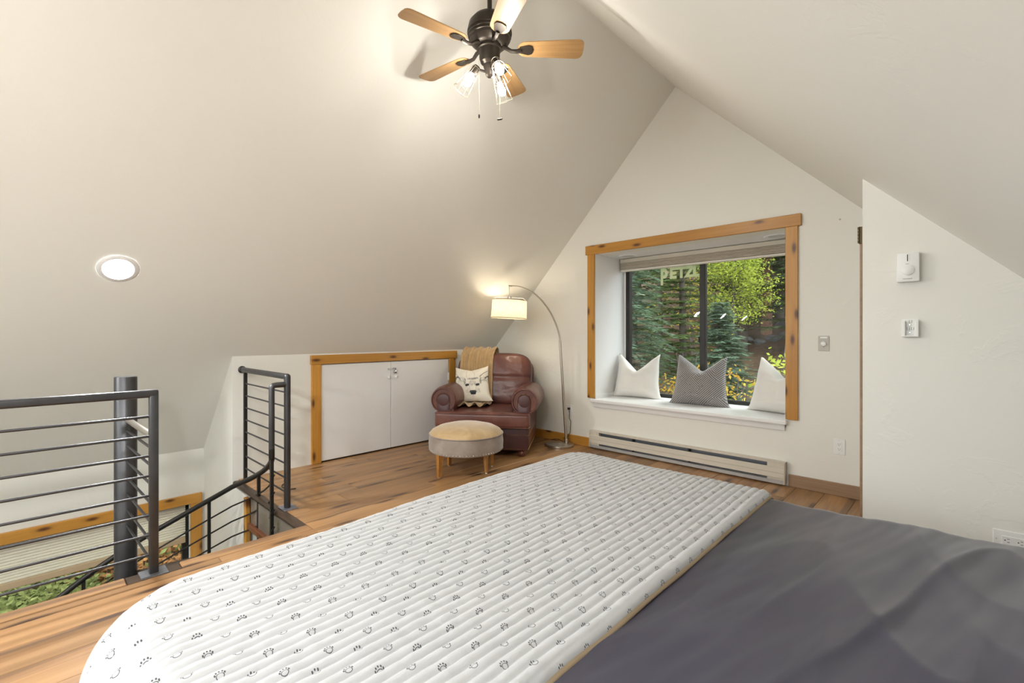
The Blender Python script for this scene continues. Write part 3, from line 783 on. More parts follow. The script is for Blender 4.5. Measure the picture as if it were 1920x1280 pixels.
for dx, z1, kind in ((-.058, 2.40, 0), (.056, 2.385, 1)):
    p = Vector((FX, FY, 0)) + left(dx)
    bm = B(); tube(bm, [(p.x, p.y, FZ-.04), (p.x, p.y, z1)], .0011, 5)
    for k in range(30): bmesh.ops.create_icosphere(bm, subdivisions=1, radius=.0017, matrix=Matrix.Translation((p.x, p.y, z1+k*.010)))
    ch = fin('pull_chain', bm, GOLD, fan)
    bm = B()
    if kind == 0: lathe(bm, [(0, -.022), (.004, -.02), (.005, -.012), (.0045, -.002), (0, 0)], 12, (p.x, p.y, z1))
    else: lathe(bm, [(0, -.004), (.014, -.004), (.0155, 0), (.014, .004), (0, .004)], 20, mx=Matrix.Translation((p.x, p.y, z1-.012)) @ Matrix.Rotation(.5, 4, 'X') @ Matrix.Rotation(.25, 4, 'Y'))
    fin('pull_fob', bm, M['bronze'], ch, smooth=50)

# ------------------------------------------------------------------ floor lamp
lp = root('floor_lamp', (-3.08, 3.965, 0), 'brushed nickel arc floor lamp with lit linen drum shade over the armchair', 'floor lamp')
NK = M['nickel']
bm = B(); lathe(bm, [(0, 0), (.152, 0), (.156, .004), (.156, .018), (.15, .024), (.04, .03), (.03, .034), (0, .034)], 48, (-3.08, 3.955, 0)); fin('base', bm, NK, lp, smooth=40)
P0 = Vector((-3.035, 4.016, .03)); P1 = Vector((-3.084, 3.969, 1.117)); P4 = Vector((-3.414, 3.53, 1.690))
hd = Vector((P4.x-P1.x, P4.y-P1.y, 0)); HL = hd.length; hd.normalize()
bm = B(); tube(bm, [P0, P1], [.0155, .0125], 14); fin('pole', bm, NK, lp, smooth=60)
bm = B(); lathe(bm, [(.02, 0), (.02, .03), (.016, .034)], 16, P0); fin('pole_collar', bm, NK, lp, smooth=40)
ctrl = [P1, P1 + Vector((0, 0, .20)) + hd*.015, P1 + Vector((0, 0, .54)) + hd*.20, P4 - hd*.16 + Vector((0, 0, .012)), P4]
def bez(c, t):
    c = list(c)
    while len(c) > 1: c = [c[i].lerp(c[i+1], t) for i in range(len(c)-1)]
    return c[0]
AP = [bez(ctrl, k/40) for k in range(41)]
bm = B(); tube(bm, AP[:26], .0085, 10); tube(bm, [AP[24], AP[25], AP[26]], .0095, 10); fin('lower_arc', bm, NK, lp, smooth=60)
bm = B(); tube(bm, AP[25:], .0055, 10); fin('upper_arc', bm, NK, lp, smooth=60)
bm = B(); tube(bm, [P4+hd*-.03, P4+hd*.006], .008, 8); tube(bm, [P4, P4+Vector((0, 0, -.115))], .004, 8); fin('drop_rod', bm, NK, lp, smooth=50)
SC = Vector((P4.x, P4.y, 1.445))       # shade centre
SR, SH = .182, .094
tilt = Matrix.Translation(SC) @ Matrix.Rotation(math.radians(3), 4, Vector((math.sin(-YAW), math.cos(YAW), 0)))
bm = B(); lathe(bm, [(.018, .065), (.026, .125), (.024, .135), (.0, .137)], 20, mx=tilt, caps=False); fin('socket_cup', bm, NK, lp, smooth=40)
LN = NT('linen_shade')
v = LN.coord('Object', (60, 60, 900)); wv = LN.noise(v, 1.0, 4, .7); v2 = LN.coord('Object', (500, 500, 40)); w2 = LN.noise(v2, 1.0, 3)
lc = LN.mix(LN.ramp(LN.m_('ADD', LN.m_('MULTIPLY', wv, .6), LN.m_('MULTIPLY', w2, .4)), [(.38, (0, 0, 0)), (.55, (1, 1, 1))]), (.36, .29, .19), (.66, .61, .51))
df = LN.n('ShaderNodeBsdfDiffuse'); tl = LN.n('ShaderNodeBsdfTranslucent'); LN.l(lc, df.inputs[0]); LN.l(lc, tl.inputs[0])
ms = LN.n('ShaderNodeMixShader'); ms.inputs[0].default_value = .5; LN.l(df.outputs[0], ms.inputs[1]); LN.l(tl.outputs[0], ms.inputs[2]); LN.l(ms.outputs[0], LN.out.inputs[0])
bm = B(); lathe(bm, [(SR*1.03, -SH), (SR*.99, SH)], 56, mx=tilt, caps=False); sh = fin('lamp_shade', bm, LN.m, lp, smooth=80)
bm = B()
for q, z in ((SR*1.03, -SH), (SR*.99, SH)): tube(bm, [tilt @ Vector((q*math.cos(2*PI*k/48), q*math.sin(2*PI*k/48), z)) for k in range(48)], .0035, 6, closed=True)
fin('shade_rim', bm, plain('shade_tape', (.45, .38, .27), .8), sh, smooth=60)
bm = B()
for k in range(4):
    b_ = 2*PI*k/4+.7; tube(bm, [tilt @ Vector((.02*math.cos(b_), .02*math.sin(b_), SH+.028)), tilt @ Vector((.14*math.cos(b_), .14*math.sin(b_), SH+.028)), tilt @ Vector((SR*.98*math.cos(b_), SR*.98*math.sin(b_), SH))], .003, 6)
fin('shade_spider', bm, M['whiteplastic'], sh, smooth=60)
bm = B(); lathe(bm, [(0, .067), (.014, .06), (.016, .04), (.028, .005), (.03, -.012), (.022, -.03), (0, -.038)], 20, mx=tilt, caps=False); fin('bulb', bm, emit('lamp_bulb', (1.0, .84, .62), LAMP_BULB), lp, smooth=80)
bm = B(); tube(bm, [(-3.06, 3.99, .036), (-3.13, 3.99, .06), (-3.22, 4.03, .035), (-3.30, 4.08, .012), (-3.24, 4.105, .012), (-3.12, 4.11, .02), (-3.06, 4.115, .12), (-3.055, 4.12, .24), (-3.075, 4.118, .27), (-3.068, 4.115, .33), (-3.079, 4.118, .372)], .0028, 6); fin('cord', bm, M['blackplastic'], lp, smooth=60)
bm = B(); box(bm, -3.092, -3.066, GY-.033, GY-.0092, .362, .386, .004, 2); fin('plug', bm, M['blackplastic'], lp, smooth=40)

# ------------------------------------------------------------------ ottoman
ot = root('ottoman', (-3.09, 2.66, 0), 'round taupe velvet ottoman with tan top, nailhead trim and tapered legs', 'ottoman')
def velvet(name, c, c2, sheen=.6):
    n = NT(name); v = n.coord(); f = n.noise(v, 7, 4, .6, .6)
    n.base(n.mix(n.ramp(f, [(.35, (0, 0, 0)), (.65, (1, 1, 1))]), c, c2)); n.set(.85, 0, .2, Sheen_Weight=sheen, Sheen_Roughness=.4)
    n.bump(n.noise(v, 220, 2), .15, .002); return n.m
VT, VA = velvet('tan_velvet', (.44, .30, .15), (.56, .40, .22)), velvet('taupe_velvet', (.25, .205, .17), (.33, .28, .24))
oc = (-3.09, 2.66, 0); OR = .315
bm = B(); lathe(bm, [(0, .19), (OR-.02, .19), (OR-.004, .195), (OR+.004, .22), (OR+.006, .27), (OR, .325), (OR-.012, .335), (0, .335)], 64, oc); fin('drum', bm, VA, ot, smooth=40)
bm = B(); lathe(bm, [(0, .325), (OR-.006, .328), (OR+.0, .338), (OR-.02, .362), (OR-.07, .388), (OR-.15, .408), (.08, .416), (0, .417)], 64, oc, caps=False); tp = fin('top_cushion', bm, VT, ot, smooth=60)
bm = B(); tube(bm, [(oc[0]+(OR+.001)*math.cos(2*PI*k/64), oc[1]+(OR+.001)*math.sin(2*PI*k/64), .333) for k in range(64)], .005, 6, closed=True); fin('piping', bm, VA, tp, smooth=60)
nm = None
for k in range(72):
    a = 2*PI*k/72
    if nm is None:
        bm = B(); lathe(bm, [(0, .004), (.0035, .003), (.006, 0)], 8, caps=False); nm = bpy.data.meshes.new('nailhead'); bm.to_mesh(nm); bm.free(); nm.materials.append(M['nickel'])
    o = bpy.data.objects.new('nailhead', nm); COL.objects.link(o); o.parent = ot; o.matrix_parent_inverse = wmat(ot).inverted()
    o.location = (oc[0]+(OR+.0015)*math.cos(a), oc[1]+(OR+.0015)*math.sin(a), .207); o.rotation_euler = align((math.cos(a), math.sin(a), 0)).to_euler()
LEGW = wood('orange_leg_wood', (.30, .12, .025), (.45, .21, .055), (.1, .04, .01), 0, .3, .1)
for (x, y) in ((-3.10, 2.375), (-2.91, 2.728), (-3.03, 2.91), (-3.325, 2.66)):
    d = Vector((x-oc[0], y-oc[1], 0)).normalized()
    bm = B(); b = bmesh.new(); bmesh.ops.create_cube(b, size=1)
    ang = Matrix.Rotation(math.atan2(d.y, d.x), 3, 'Z')
    for v_ in b.verts:
        top = v_.co.z > 0; s = .040 if top else .022
        q = ang @ Vector((v_.co.x*s, v_.co.y*s, 0)) + (d*-.006 if top else Vector((0, 0, 0)))
        v_.co = Vector((x, y, .192 if top else .008)) + q
    bmesh.ops.bevel(b, geom=b.edges[:], offset=.003, segments=2, affect='EDGES'); merge(bm, b); lg = fin('leg', bm, LEGW, ot)
    bm = B(); lathe(bm, [(0, 0), (.008, 0), (.009, .006), (.006, .009), (0, .009)], 12, (x, y, 0)); fin('glide', bm, M['whiteplastic'], lg, smooth=40)

# ------------------------------------------------------------------ armchair
LT = NT('brown_leather'); v = LT.coord()
f1 = LT.noise(v, 3.2, 4, .6); f2 = LT.noise(v, 130, 2)
LT.base(LT.ramp(f1, [(.3, (.085, .030, .026)), (.55, (.150, .054, .040)), (.8, (.235, .100, .066))])); LT.set(.30, 0, .5)
cr = LT.noise(v, 9, 4, .65, 1.5)
LT.bump(LT.m_('ADD', LT.m_('MULTIPLY', f2, .25), cr), .25, .008)
LD = plain('dark_leather', (.075, .026, .026), .4, var=.25, scale=8, bump=.15, bscale=150)
ch = root('armchair', (-3.588, 3.425, 0), 'brown leather armchair with rolled arms and nailhead trim in the corner', 'armchair', rz=math.radians(35.4))
def rbox(bm, c, s, e=5.0, n=12, fn=None):
    """rounded puffy box: superellipsoid of half sizes s"""
    b = bmesh.new(); bmesh.ops.create_cube(b, size=2); bmesh.ops.subdivide_edges(b, edges=b.edges[:], cuts=n, use_grid_fill=True)
    for v_ in b.verts:
        p = v_.co; m = max(abs(p.x), abs(p.y), abs(p.z)); q = (abs(p.x)**e + abs(p.y)**e + abs(p.z)**e)**(1/e)
        p = p*(m/q)
        p = Vector((c[0]+p.x*s[0], c[1]+p.y*s[1], c[2]+p.z*s[2]))
        v_.co = fn(p, v_.co) if fn else p
    merge(bm, b)
bm = B(); box(bm, -.445, .445, -.405, .40, .062, .29, .012, 2); bs = fin('base', bm, LD, ch, world=False, smooth=40)
bm = B()
for z in (.078, .212):
    for k in range(58):
        bmesh.ops.create_icosphere(bm, subdivisions=1, radius=.0045, matrix=Matrix.Translation((-.435+k*.0153, -.406, z)))
    for k in range(48):
        for s in (-1, 1): bmesh.ops.create_icosphere(bm, subdivisions=1, radius=.0045, matrix=Matrix.Translation((s*.446, -.39+k*.016, z)))
o = fin('nailhead_trim', bm, M['brass'], bs, world=False); o['kind'] = 'stuff'
# T-shaped seat cushion
bm = B(); T = [(-.465, -.47), (.465, -.47), (.465, -.365), (.30, -.355), (.30, .22), (-.30, .22), (-.30, -.355), (-.465, -.365)]
prism(bm, T, .285, .425, 'Z', bev=.03, seg=4)
bmesh.ops.triangulate(bm, faces=[f_ for f_ in bm.faces if len(f_.verts) > 4])
bmesh.ops.subdivide_edges(bm, edges=[e_ for e_ in bm.edges if e_.calc_length() > .12], cuts=3, use_grid_fill=True)
for v_ in bm.verts:
    if v_.co.z > .42: v_.co.z += .012*math.cos(min(1, abs(v_.co.x)/.5)*PI/2) + .006*noise.noise(v_.co*7)
sc_ = fin('seat_cushion', bm, LT.m, ch, world=False, smooth=50)
bm = B()
for z in (.417, .293):
    tube(bm, [(-.462, -.40, z), (-.458, -.462, z), (-.43, -.471, z)] + [(x/10*.43, -.4715, z) for x in range(-9, 10)] + [(.43, -.471, z), (.458, -.462, z), (.462, -.40, z)], .005, 6)
fin('piping', bm, LT.m, sc_, world=False, smooth=60)
for s in (-1, 1):
    bm = B()
    # side wall of the arm and the roll on top, in one profile extruded front to back
    prof = [(.29, .10), (.447, .10), (.450, .36)]
    prof += [(.405+.128*math.cos(math.radians(a)), .530+.128*math.sin(math.radians(a))) for a in range(-62, 222, 14)]
    prof += [(.292, .42)]
    nseg = 10; rings = []
    for k in range(nseg+1):
        y = -.365 + (.40+.365)*k/nseg
        flare = 1 + .03*math.sin(k*1.3)
        drop = .018*max(0, k-6)/4
        infl = .012 if 0 < k < nseg else 0
        rings.append([bm.verts.new((s*(x + (infl*(x-.405)/.128 if z > .42 else 0)), y, z - drop + (infl*(z-.53)/.128 if z > .42 else 0) + (.004*noise.noise(Vector((x*9, y*9, z*9+s))) if z > .45 else 0))) for (x, z) in prof])
    m_ = len(prof)
    for k in range(nseg):
        for j in range(m_): bm.faces.new((rings[k][j], rings[k][(j+1) % m_], rings[k+1][(j+1) % m_], rings[k+1][j]))
    bm.faces.new(rings[0]); bm.faces.new(rings[-1])
    ar = fin('arm', bm, LT.m, ch, world=False, smooth=50)
    mxp = Matrix.Translation((s*.405, -.366, .530)) @ align((0, -1, 0))
    bm = B(); lathe(bm, [(0, .010), (.05, .010), (.064, .006), (.068, 0)], 28, mx=mxp, caps=False)
    prism(bm, [(s*.345, .30), (s*.463, .30), (s*.466, .52), (s*.342, .52)], -.374, -.364, 'Y', bev=.003)
    fin('arm_front_panel', bm, LD, ar, world=False, smooth=50)
    bm = B()
    tube(bm, [mxp @ Vector((.118*math.cos(2*PI*k/32), .118*math.sin(2*PI*k/32), .004)) for k in range(32)], .008, 6, closed=True)
    fin('piping', bm, LT.m, ar, world=False, smooth=60)
    bm = B()
    for k in range(30):
        a = math.radians(-50+280*k/29); bmesh.ops.create_icosphere(bm, subdivisions=1, radius=.0042, matrix=mxp @ Matrix.Translation((.074*math.cos(a), .074*math.sin(a)*1.0, .004)))
    o = fin('nailhead_trim', bm, M['brass'], ar, world=False); o['kind'] = 'stuff'
# back: outer shell + puffy cushion with creases
lean = math.radians(13)
def leanm(p, y0=.20, z0=.40): 
    q = Matrix.Rotation(-lean, 3, 'X') @ (p - Vector((0, y0, z0))); return q + Vector((0, y0, z0))
def fb(p, u):
    front = max(0, -u.y)
    cre = math.exp(-((p.z-.70)/.022)**2)*.020 + math.exp(-((p.z-.52-.25*p.x)/.016)**2)*.014*max(0, p.x*2.2) + math.exp(-((p.z-.86+.35*p.x)/.018)**2)*.010*max(0, p.x*2)
    puff = .022*math.cos(u.x*1.4)*(math.sin((p.z-.40)/.60*PI))
    wr = .010*noise.noise(Vector((p.x*6, p.z*6, 3))) + .005*noise.noise(Vector((p.x*17+p.z*9, p.z*15, 7)))
    p.y += front*(cre - puff - wr)
    return leanm(p)
bm = B(); rbox(bm, (0, .205, .690), (.415, .115, .285), 4.5, 30, fb); fin('back_cushion', bm, LT.m, ch, world=False, smooth=80)
bm = B(); rbox(bm, (0, .29, .58), (.43, .075, .36), 6, 14, lambda p, u: leanm(p)); fin('back_shell', bm, LD, ch, world=False, smooth=80)
bm = B(); 
def se(a, e=4.5): return math.copysign(abs(math.cos(a))**(2/e), math.cos(a)), math.copysign(abs(math.sin(a))**(2/e), math.sin(a))
tube(bm, [leanm(Vector((.415*.985*cx_, .205-.066, .690+.285*.985*sz_))) for cx_, sz_ in [se(2*PI*k/72) for k in range(72)]], .006, 6, closed=True); fin('piping', bm, LD, ch, world=False, smooth=60)
for x in (-.38, .38):
    for y in (-.35, .34):
        bm = B(); lathe(bm, [(0, 0), (.028, 0), (.04, .018), (.043, .035), (.035, .055), (.025, .064), (0, .064)], 20, (x, y, 0)); fin('foot', bm, plain('bun_foot_wood', (.12, .035, .02), .3), ch, world=False, smooth=40)

# throw blanket over the back (own object, chair space for building)
def chair_space(name, label, cat):
    return root(name, (-3.588, 3.425, 0), label, cat, rz=math.radians(35.4))
TB = NT('tan_throw'); v = TB.coord('Object', (1, 1, 1)); nz = TB.noise(v, 18, 4)
TB.base(TB.mix(nz, (.36, .235, .11), (.52, .36, .19))); TB.set(.9, 0, .1, Sheen_Weight=.4)
path = [(.44, .62), (.445, .74), (.45, .86), (.445, .95), (.42, 1.005), (.37, 1.025), (.31, 1.02), (.255, 1.0), (.215, .965), (.185, .91), (.165, .85), (.15, .78), (.13, .70), (.105, .62), (.085, .55), (.065, .485), (.03, .452), (-.04, .446), (-.12, .448), (-.20, .448), (-.245, .448)]
def curve_pts(p, n):
    L = [0]
    for a, b in zip(p, p[1:]): L.append(L[-1]+math.dist(a, b))
    out = []
    for k in range(n+1):
        d = L[-1]*k/n; i = max(j for j in range(len(L)-1) if L[j] <= d+1e-9); f = (d-L[i])/(L[i+1]-L[i]); out.append((p[i][0]+(p[i+1][0]-p[i][0])*f, p[i][1]+(p[i+1][1]-p[i][1])*f))
    return out
NS, NX = 70, 90
cp = curve_pts(path, NS); vs = []; fs = []
for k, (y, z) in enumerate(cp):
    t_ = k/NS
    a, b = cp[max(k-1, 0)], cp[min(k+1, NS)]; ty, tz = b[0]-a[0], b[1]-a[1]; l_ = math.hypot(ty, tz); ny, nz_ = tz/l_, -ty/l_
    if ny > 0 and t_ > .5: pass
    for j in range(NX+1):
        u = j/NX
        x = -.355 + u*(.36 - .05*max(0, t_-.6)) + .012*math.sin(t_*9) 
        rib = .0045*math.sin(u*2*PI*17) + .009*math.sin(u*2*PI*4.3+t_*2) + .006*noise.noise(Vector((u*8, t_*6, 1)))
        wav = max(0, (t_-.86)/.14)
        amp = .010 + rib*(1-min(1, wav)) + wav*.022*(1+math.sin(u*2*PI*3.1+.8))
        vs.append((x, y - abs(ny)*amp if t_ > .42 else y + abs(ny)*(.006+rib*.6), z + (abs(nz_)*amp)))
for k in range(NS):
    for j in range(NX): i = k*(NX+1)+j; fs.append((i, i+1, i+NX+2, i+NX+1))
tb = pyd('throw_blanket', vs, fs, TB.m, smooth=180)
tb.location = (-3.588, 3.425, 0); tb.rotation_euler = (0, 0, math.radians(35.4))
md = tb.modifiers.new('t', 'SOLIDIFY'); md.thickness = .007; md.offset = 1
props(tb, 'tan ribbed throw blanket draped over the back of the leather armchair', 'blanket')

# ------------------------------------------------------------------ cushions
def pillow(name, s, T, mat, chop=0.0, n=44, seed=0, colfn=None, asym=0.0, back=None, lean_=0.0, sink=.03):
    """square pillow standing in local XZ, facing -Y, bottom at z = 0"""
    vs, fs, cols = [], [], []
    def pt(u, v, side):
        edge = lambda q: 1 - .10*(1-q*q)
        x = s*u*edge(v); z = s*v*edge(u)
        top = max(0, (v+.15)/1.15)
        x *= 1.0 - .09*v + (.10*max(0, -v-.72)/.28)*abs(u)**3
        z -= chop*max(0.0, 1-math.sqrt((u-asym)**2+.008)/1.0)**1.25*top**1.5
        th = max(0.0, (1-abs(u)**2.6))*max(0.0, (1-abs(v)**2.6))
        th = th**.55
        y = side*T*th*(1 + .12*noise.noise(Vector((u*2, v*2, seed+side))))
        if chop: y *= 1 - .35*math.exp(-((u-asym)/.22)**2)*max(0, v)**2
        # corner tugs
        y += .010*noise.noise(Vector((u*3.1, v*3.1, seed+5)))*(1-th*.5)
        x += .006*noise.noise(Vector((u*2.2, v*2.2, seed+9)))
        if v < -.6: y += side*T*.10*th
        return (x, y, z + s)
    for side in (-1, 1):
        o0 = len(vs)
        for i in range(n+1):
            for j in range(n+1):
                u, v = -1+2*j/n, -1+2*i/n
                vs.append(pt(u, v, side)); cols.append(colfn(u, v) if (colfn and side < 0) else None)
        for i in range(n):
            for j in range(n):
                a = o0+i*(n+1)+j
                fs.append((a, a+1, a+n+2, a+n+1) if side < 0 else (a, a+n+1, a+n+2, a+1))
    me = bpy.data.meshes.new(name); me.from_pydata(vs, [], fs)
    if colfn:
        ca = me.color_attributes.new('print', 'FLOAT_COLOR', 'POINT')
        for i, c in enumerate(cols): ca.data[i].color = (*(c if c else (.82, .77, .66)), 1)
    rm = Matrix.Rotation(lean_, 3, 'X')
    for vtx in me.vertices: vtx.co = rm @ vtx.co
    zmin = min(vtx.co.z for vtx in me.vertices) + sink
    for vtx in me.vertices: vtx.co.z = max(0.0, vtx.co.z-zmin)
    if back:
        me.materials.append(mat); me.materials.append(back); half = n*n
        for i, p in enumerate(me.polygons): p.material_index = 0 if i < half else 1
    bmx = bmesh.new(); bmx.from_mesh(me); bmesh.ops.remove_doubles(bmx, verts=bmx.verts, dist=.0004); bmx.to_mesh(me); bmx.free()
    return link(name, me, mat, smooth=180)
PW = plain('cream_linen', (.74, .71, .66), .85, var=.03, scale=5, bump=.1, bscale=350)
SEATZ = WB+.022
p = pillow('cushion', .25, .125, PW, .20, seed=1, lean_=math.radians(-12)); p.location = (-2.50, 4.53, SEATZ+.0006); p.rotation_euler = (0, 0, math.radians(8)); props(p, 'plain white cushion leaning in the nook by the left jamb', 'cushion', 'cushions on the window seat')
p = pillow('cushion', .255, .125, PW, .19, seed=4, asym=.1, lean_=math.radians(-14)); p.location = (-1.12, 4.44, SEATZ+.0006); p.rotation_euler = (0, 0, math.radians(-18)); props(p, 'plain white cushion in the nook partly behind the right casing', 'cushion', 'cushions on the window seat')
GP = NT('woven_grey_fabric')
v = GP.coord('Object', (1, 0, 1)); vo = GP.n('ShaderNodeTexVoronoi'); vo.distance = 'CHEBYCHEV'; vo.inputs['Scale'].default_value = 11
vr = GP.coord('Object', (1, 0, 1), rot=(0, math.radians(45), 0)); GP.l(vr, vo.inputs['Vector'])
sx_ = GP.n('ShaderNodeSeparateXYZ'); GP.l(vr, sx_.inputs[0]); sc3 = GP.n('ShaderNodeSeparateXYZ'); GP.l(vo.outputs['Color'], sc3.inputs[0])
pick = GP.m_('GREATER_THAN', sc3.outputs[0], .5)
cc = GP.m_('ADD', GP.m_('MULTIPLY', sx_.outputs[0], pick), GP.m_('MULTIPLY', sx_.outputs[2], GP.m_('SUBTRACT', 1.0, pick)))
st_ = GP.m_('SINE', GP.m_('MULTIPLY', cc, 2*PI/.015))
fz = GP.noise(GP.coord(), 260, 2)
fac = GP.m_('ADD', GP.m_('MULTIPLY', st_, .30), GP.m_('MULTIPLY', fz, .9))
GP.base(GP.ramp(fac, [(.22, (.105, .095, .09)), (.72, (.42, .40, .385))])); GP.set(.9, 0, .1, Sheen_Weight=.3); GP.bump(fac, .3, .003)
p = pillow('cushion', .255, .125, GP.m, .15, seed=8, asym=.08, back=PW, lean_=math.radians(-13)); p.location = (-1.80, 4.45, SEATZ+.0006); p.rotation_euler = (0, 0, math.radians(4)); props(p, 'grey cushion with woven line pattern in the middle of the window seat', 'cushion', 'cushions on the window seat')

RN = 300
INK = [[0.0]*RN for _ in range(RN)]
def stroke(u0, v0, u1, v1, w0, w1, k, bend=0.0):
    n = max(2, int(math.hypot(u1-u0, v1-v0)*RN/2*1.2))
    for i in range(n+1):
        f = i/n; u = u0+(u1-u0)*f - bend*(v1-v0)*math.sin(PI*f); v = v0+(v1-v0)*f + bend*(u1-u0)*math.sin(PI*f); w = w0+(w1-w0)*f
        cu, cv, rr = (u+1)/2*(RN-1), (v+1)/2*(RN-1), max(.55, w*RN/2)
        for y in range(int(cv-rr), int(cv+rr)+2):
            for x in range(int(cu-rr), int(cu+rr)+2):
                if 0 <= x < RN and 0 <= y < RN and math.hypot(x-cu, y-cv) <= rr: INK[y][x] = max(INK[y][x], k)
DR = random.Random(5)
def tuft(cu, cv, ru, rv, n, ang, spread, ln, k0, k1, w=.006):
    for _ in range(n):
        q, r_ = DR.uniform(0, 2*PI), math.sqrt(DR.random()); u, v = cu+ru*r_*math.cos(q), cv+rv*r_*math.sin(q)
        a_ = math.radians(ang+DR.uniform(-spread, spread)); l_ = ln*DR.uniform(.5, 1.2)
        stroke(u, v, u+l_*math.cos(a_), v+l_*math.sin(a_), w, w*.3, DR.uniform(k0, k1), DR.uniform(-.15, .15))
for sd, cx in ((-1, -.62), (1, .84)):       # ears
    tuft(cx, .22, .20, .15, 60, 90+sd*60, 40, .14, .2, .6)
    for k in range(26):
        f = k/25; stroke(cx-sd*-.22+sd*f*.42*1.0-sd*.2, .30+.16*math.sin(PI*f), cx-sd*-.20+sd*f*.42-sd*.2, .20+.16*math.sin(PI*f), .014, .004, DR.uniform(.7, 1.0), .1)
    stroke(cx-sd*.20, .10, cx+sd*.16, .02, .012, .006, .7, .35*sd)
tuft(.12, .27, .34, .05, 130, 80, 55, .10, .5, .95)                 # brow
tuft(.12, .06, .20, .16, 150, -90, 25, .10, .15, .5)                # forehead
tuft(-.13, -.40, .13, .16, 90, -70, 30, .11, .12, .4); tuft(.41, -.40, .13, .16, 90, -110, 30, .11, .12, .4)
tuft(-.36, .16, .05, .20, 60, -80, 30, .10, .4, .9); tuft(.60, .18, .05, .18, 60, -100, 30, .10, .4, .9)
stroke(-.04, -.02, .00, -.45, .010, .006, .45, -.1); stroke(.27, -.02, .27, -.45, .010, .006, .45, .1)
for ex in (-.20, .42):                                              # eyes
    stroke(ex-.055, -.10, ex+.055, -.09, .062, .055, 1.0); stroke(ex-.13, -.07, ex+.12, -.05, .010, .010, .8, .18); tuft(ex, -.12, .15, .10, 40, -60, 60, .06, .2, .5)
stroke(.02, -.50, .26, -.50, .075, .075, .95); stroke(.06, -.60, .22, -.60, .075, .075, 1.0); stroke(.14, -.66, .14, -.80, .010, .006, .8)
stroke(.07, -.46, .14, -.43, .012, .012, .35)
stroke(-.26, .38, -.20, .95, .010, .005, .55, .12); stroke(.24, .40, .05, .92, .009, .005, .5, -.12)      # antlers
stroke(.55, .40, .97, .68, .022, .012, .95, .06); stroke(-.97, .62, -.74, .34, .014, .008, .7, .1); stroke(-.92, .80, -.97, .60, .010, .006, .5)
stroke(-.85, -.72, -.50, -.60, .010, .006, .45, .15); stroke(-.55, -.85, -.35, -.70, .008, .006, .4)
def deer(u, v):
    base = (.82, .77, .66); ink = (.035, .04, .045)
    d = INK[min(RN-1, max(0, int((v+1)/2*(RN-1)+.5)))][min(RN-1, max(0, int((u+1)/2*(RN-1)+.5)))]
    return tuple(b_*(1-d)+i_*d for b_, i_ in zip(base, ink))
DP = NT('printed_cotton'); at_ = DP.n('ShaderNodeVertexColor'); at_.layer_name = 'print'; DP.base(at_.outputs[0]); DP.set(.85, 0, .2); DP.bump(DP.noise(DP.coord(), 350, 2), .1, .002)
p = pillow('deer_cushion', .20, .07, DP.m, .03, n=200, seed=12, colfn=deer, sink=.012)
cm = Matrix.Translation((-3.588, 3.425, 0)) @ Matrix.Rotation(math.radians(35.4), 4, 'Z')
loc = cm @ Vector((-.195, -.035, .468))
p.location = loc; p.rotation_euler = (cm.to_3x3() @ Matrix.Rotation(math.radians(-20), 3, 'X') @ Matrix.Rotation(math.radians(-4), 3, 'Y')).to_euler()
props(p, 'cream cushion printed with a black ink deer face on the armchair', 'cushion')
# ------------------------------------------------------------------ bed
BX0, BX1, BY0, BY1 = -1.495, .52, .075, 2.05
BZ = .545
bd = root('bed', (-.5, 1.05, 0), 'wide bed with dark platform base beneath the quilt and grey sheet', 'bed')
bm = B(); box(bm, BX0+.04, BX1, BY0+.04, BY1-.04, .12, .26, .006); fin('platform', bm, M['edge'], bd)
bm = B(); rbox(bm, ((BX0+BX1)/2+.02, (BY0+BY1)/2, .393), ((BX1-BX0)/2-.03, (BY1-BY0)/2-.035, .132), 14, 24); fin('mattress', bm, plain('mattress_ticking', (.7, .69, .66), .8), bd, smooth=60)
for x in (BX0+.12, BX1-.1):
    for y in (BY0+.12, BY1-.12):
        bm = B(); box(bm, x-.03, x+.03, y-.03, y+.03, 0, .12, .004); fin('leg', bm, M['edge'], bd)

def corner(t):
    q = max(0.0, min(1.0, (t-.35)/.9)); q = q*q*(3-2*q)
    return .235+(.13-.235)*q, .125+(.07-.125)*q

def drape(s, t, rc, r, top, x0, y0, y1, xin=9.0, flare=.06):
    """cloth coordinate (s, t) -> position and normal over a rounded rectangular bed top"""
    cx = min(max(s, x0+rc), xin); cy = min(max(t, y0+rc), y1-rc)
    ox, oy = s-cx, t-cy; L = math.hypot(ox, oy)
    if L < 1e-9: return Vector((s, t, top)), Vector((0, 0, 1)), 0.0
    n = Vector((ox/L, oy/L, 0)); f = rc-r
    if L <= f: return Vector((s, t, top)), Vector((0, 0, 1)), 0.0
    a = (L-f)/r
    if a < PI/2:
        return Vector((cx, cy, top)) + n*(f+r*math.sin(a)) - Vector((0, 0, r*(1-math.cos(a)))), Vector((0, 0, 1))*math.cos(a)+n*math.sin(a), 0.0
    d = L-f-r*PI/2
    return Vector((cx, cy, top-r-d)) + n*(f+r+d*flare), n.copy(), d

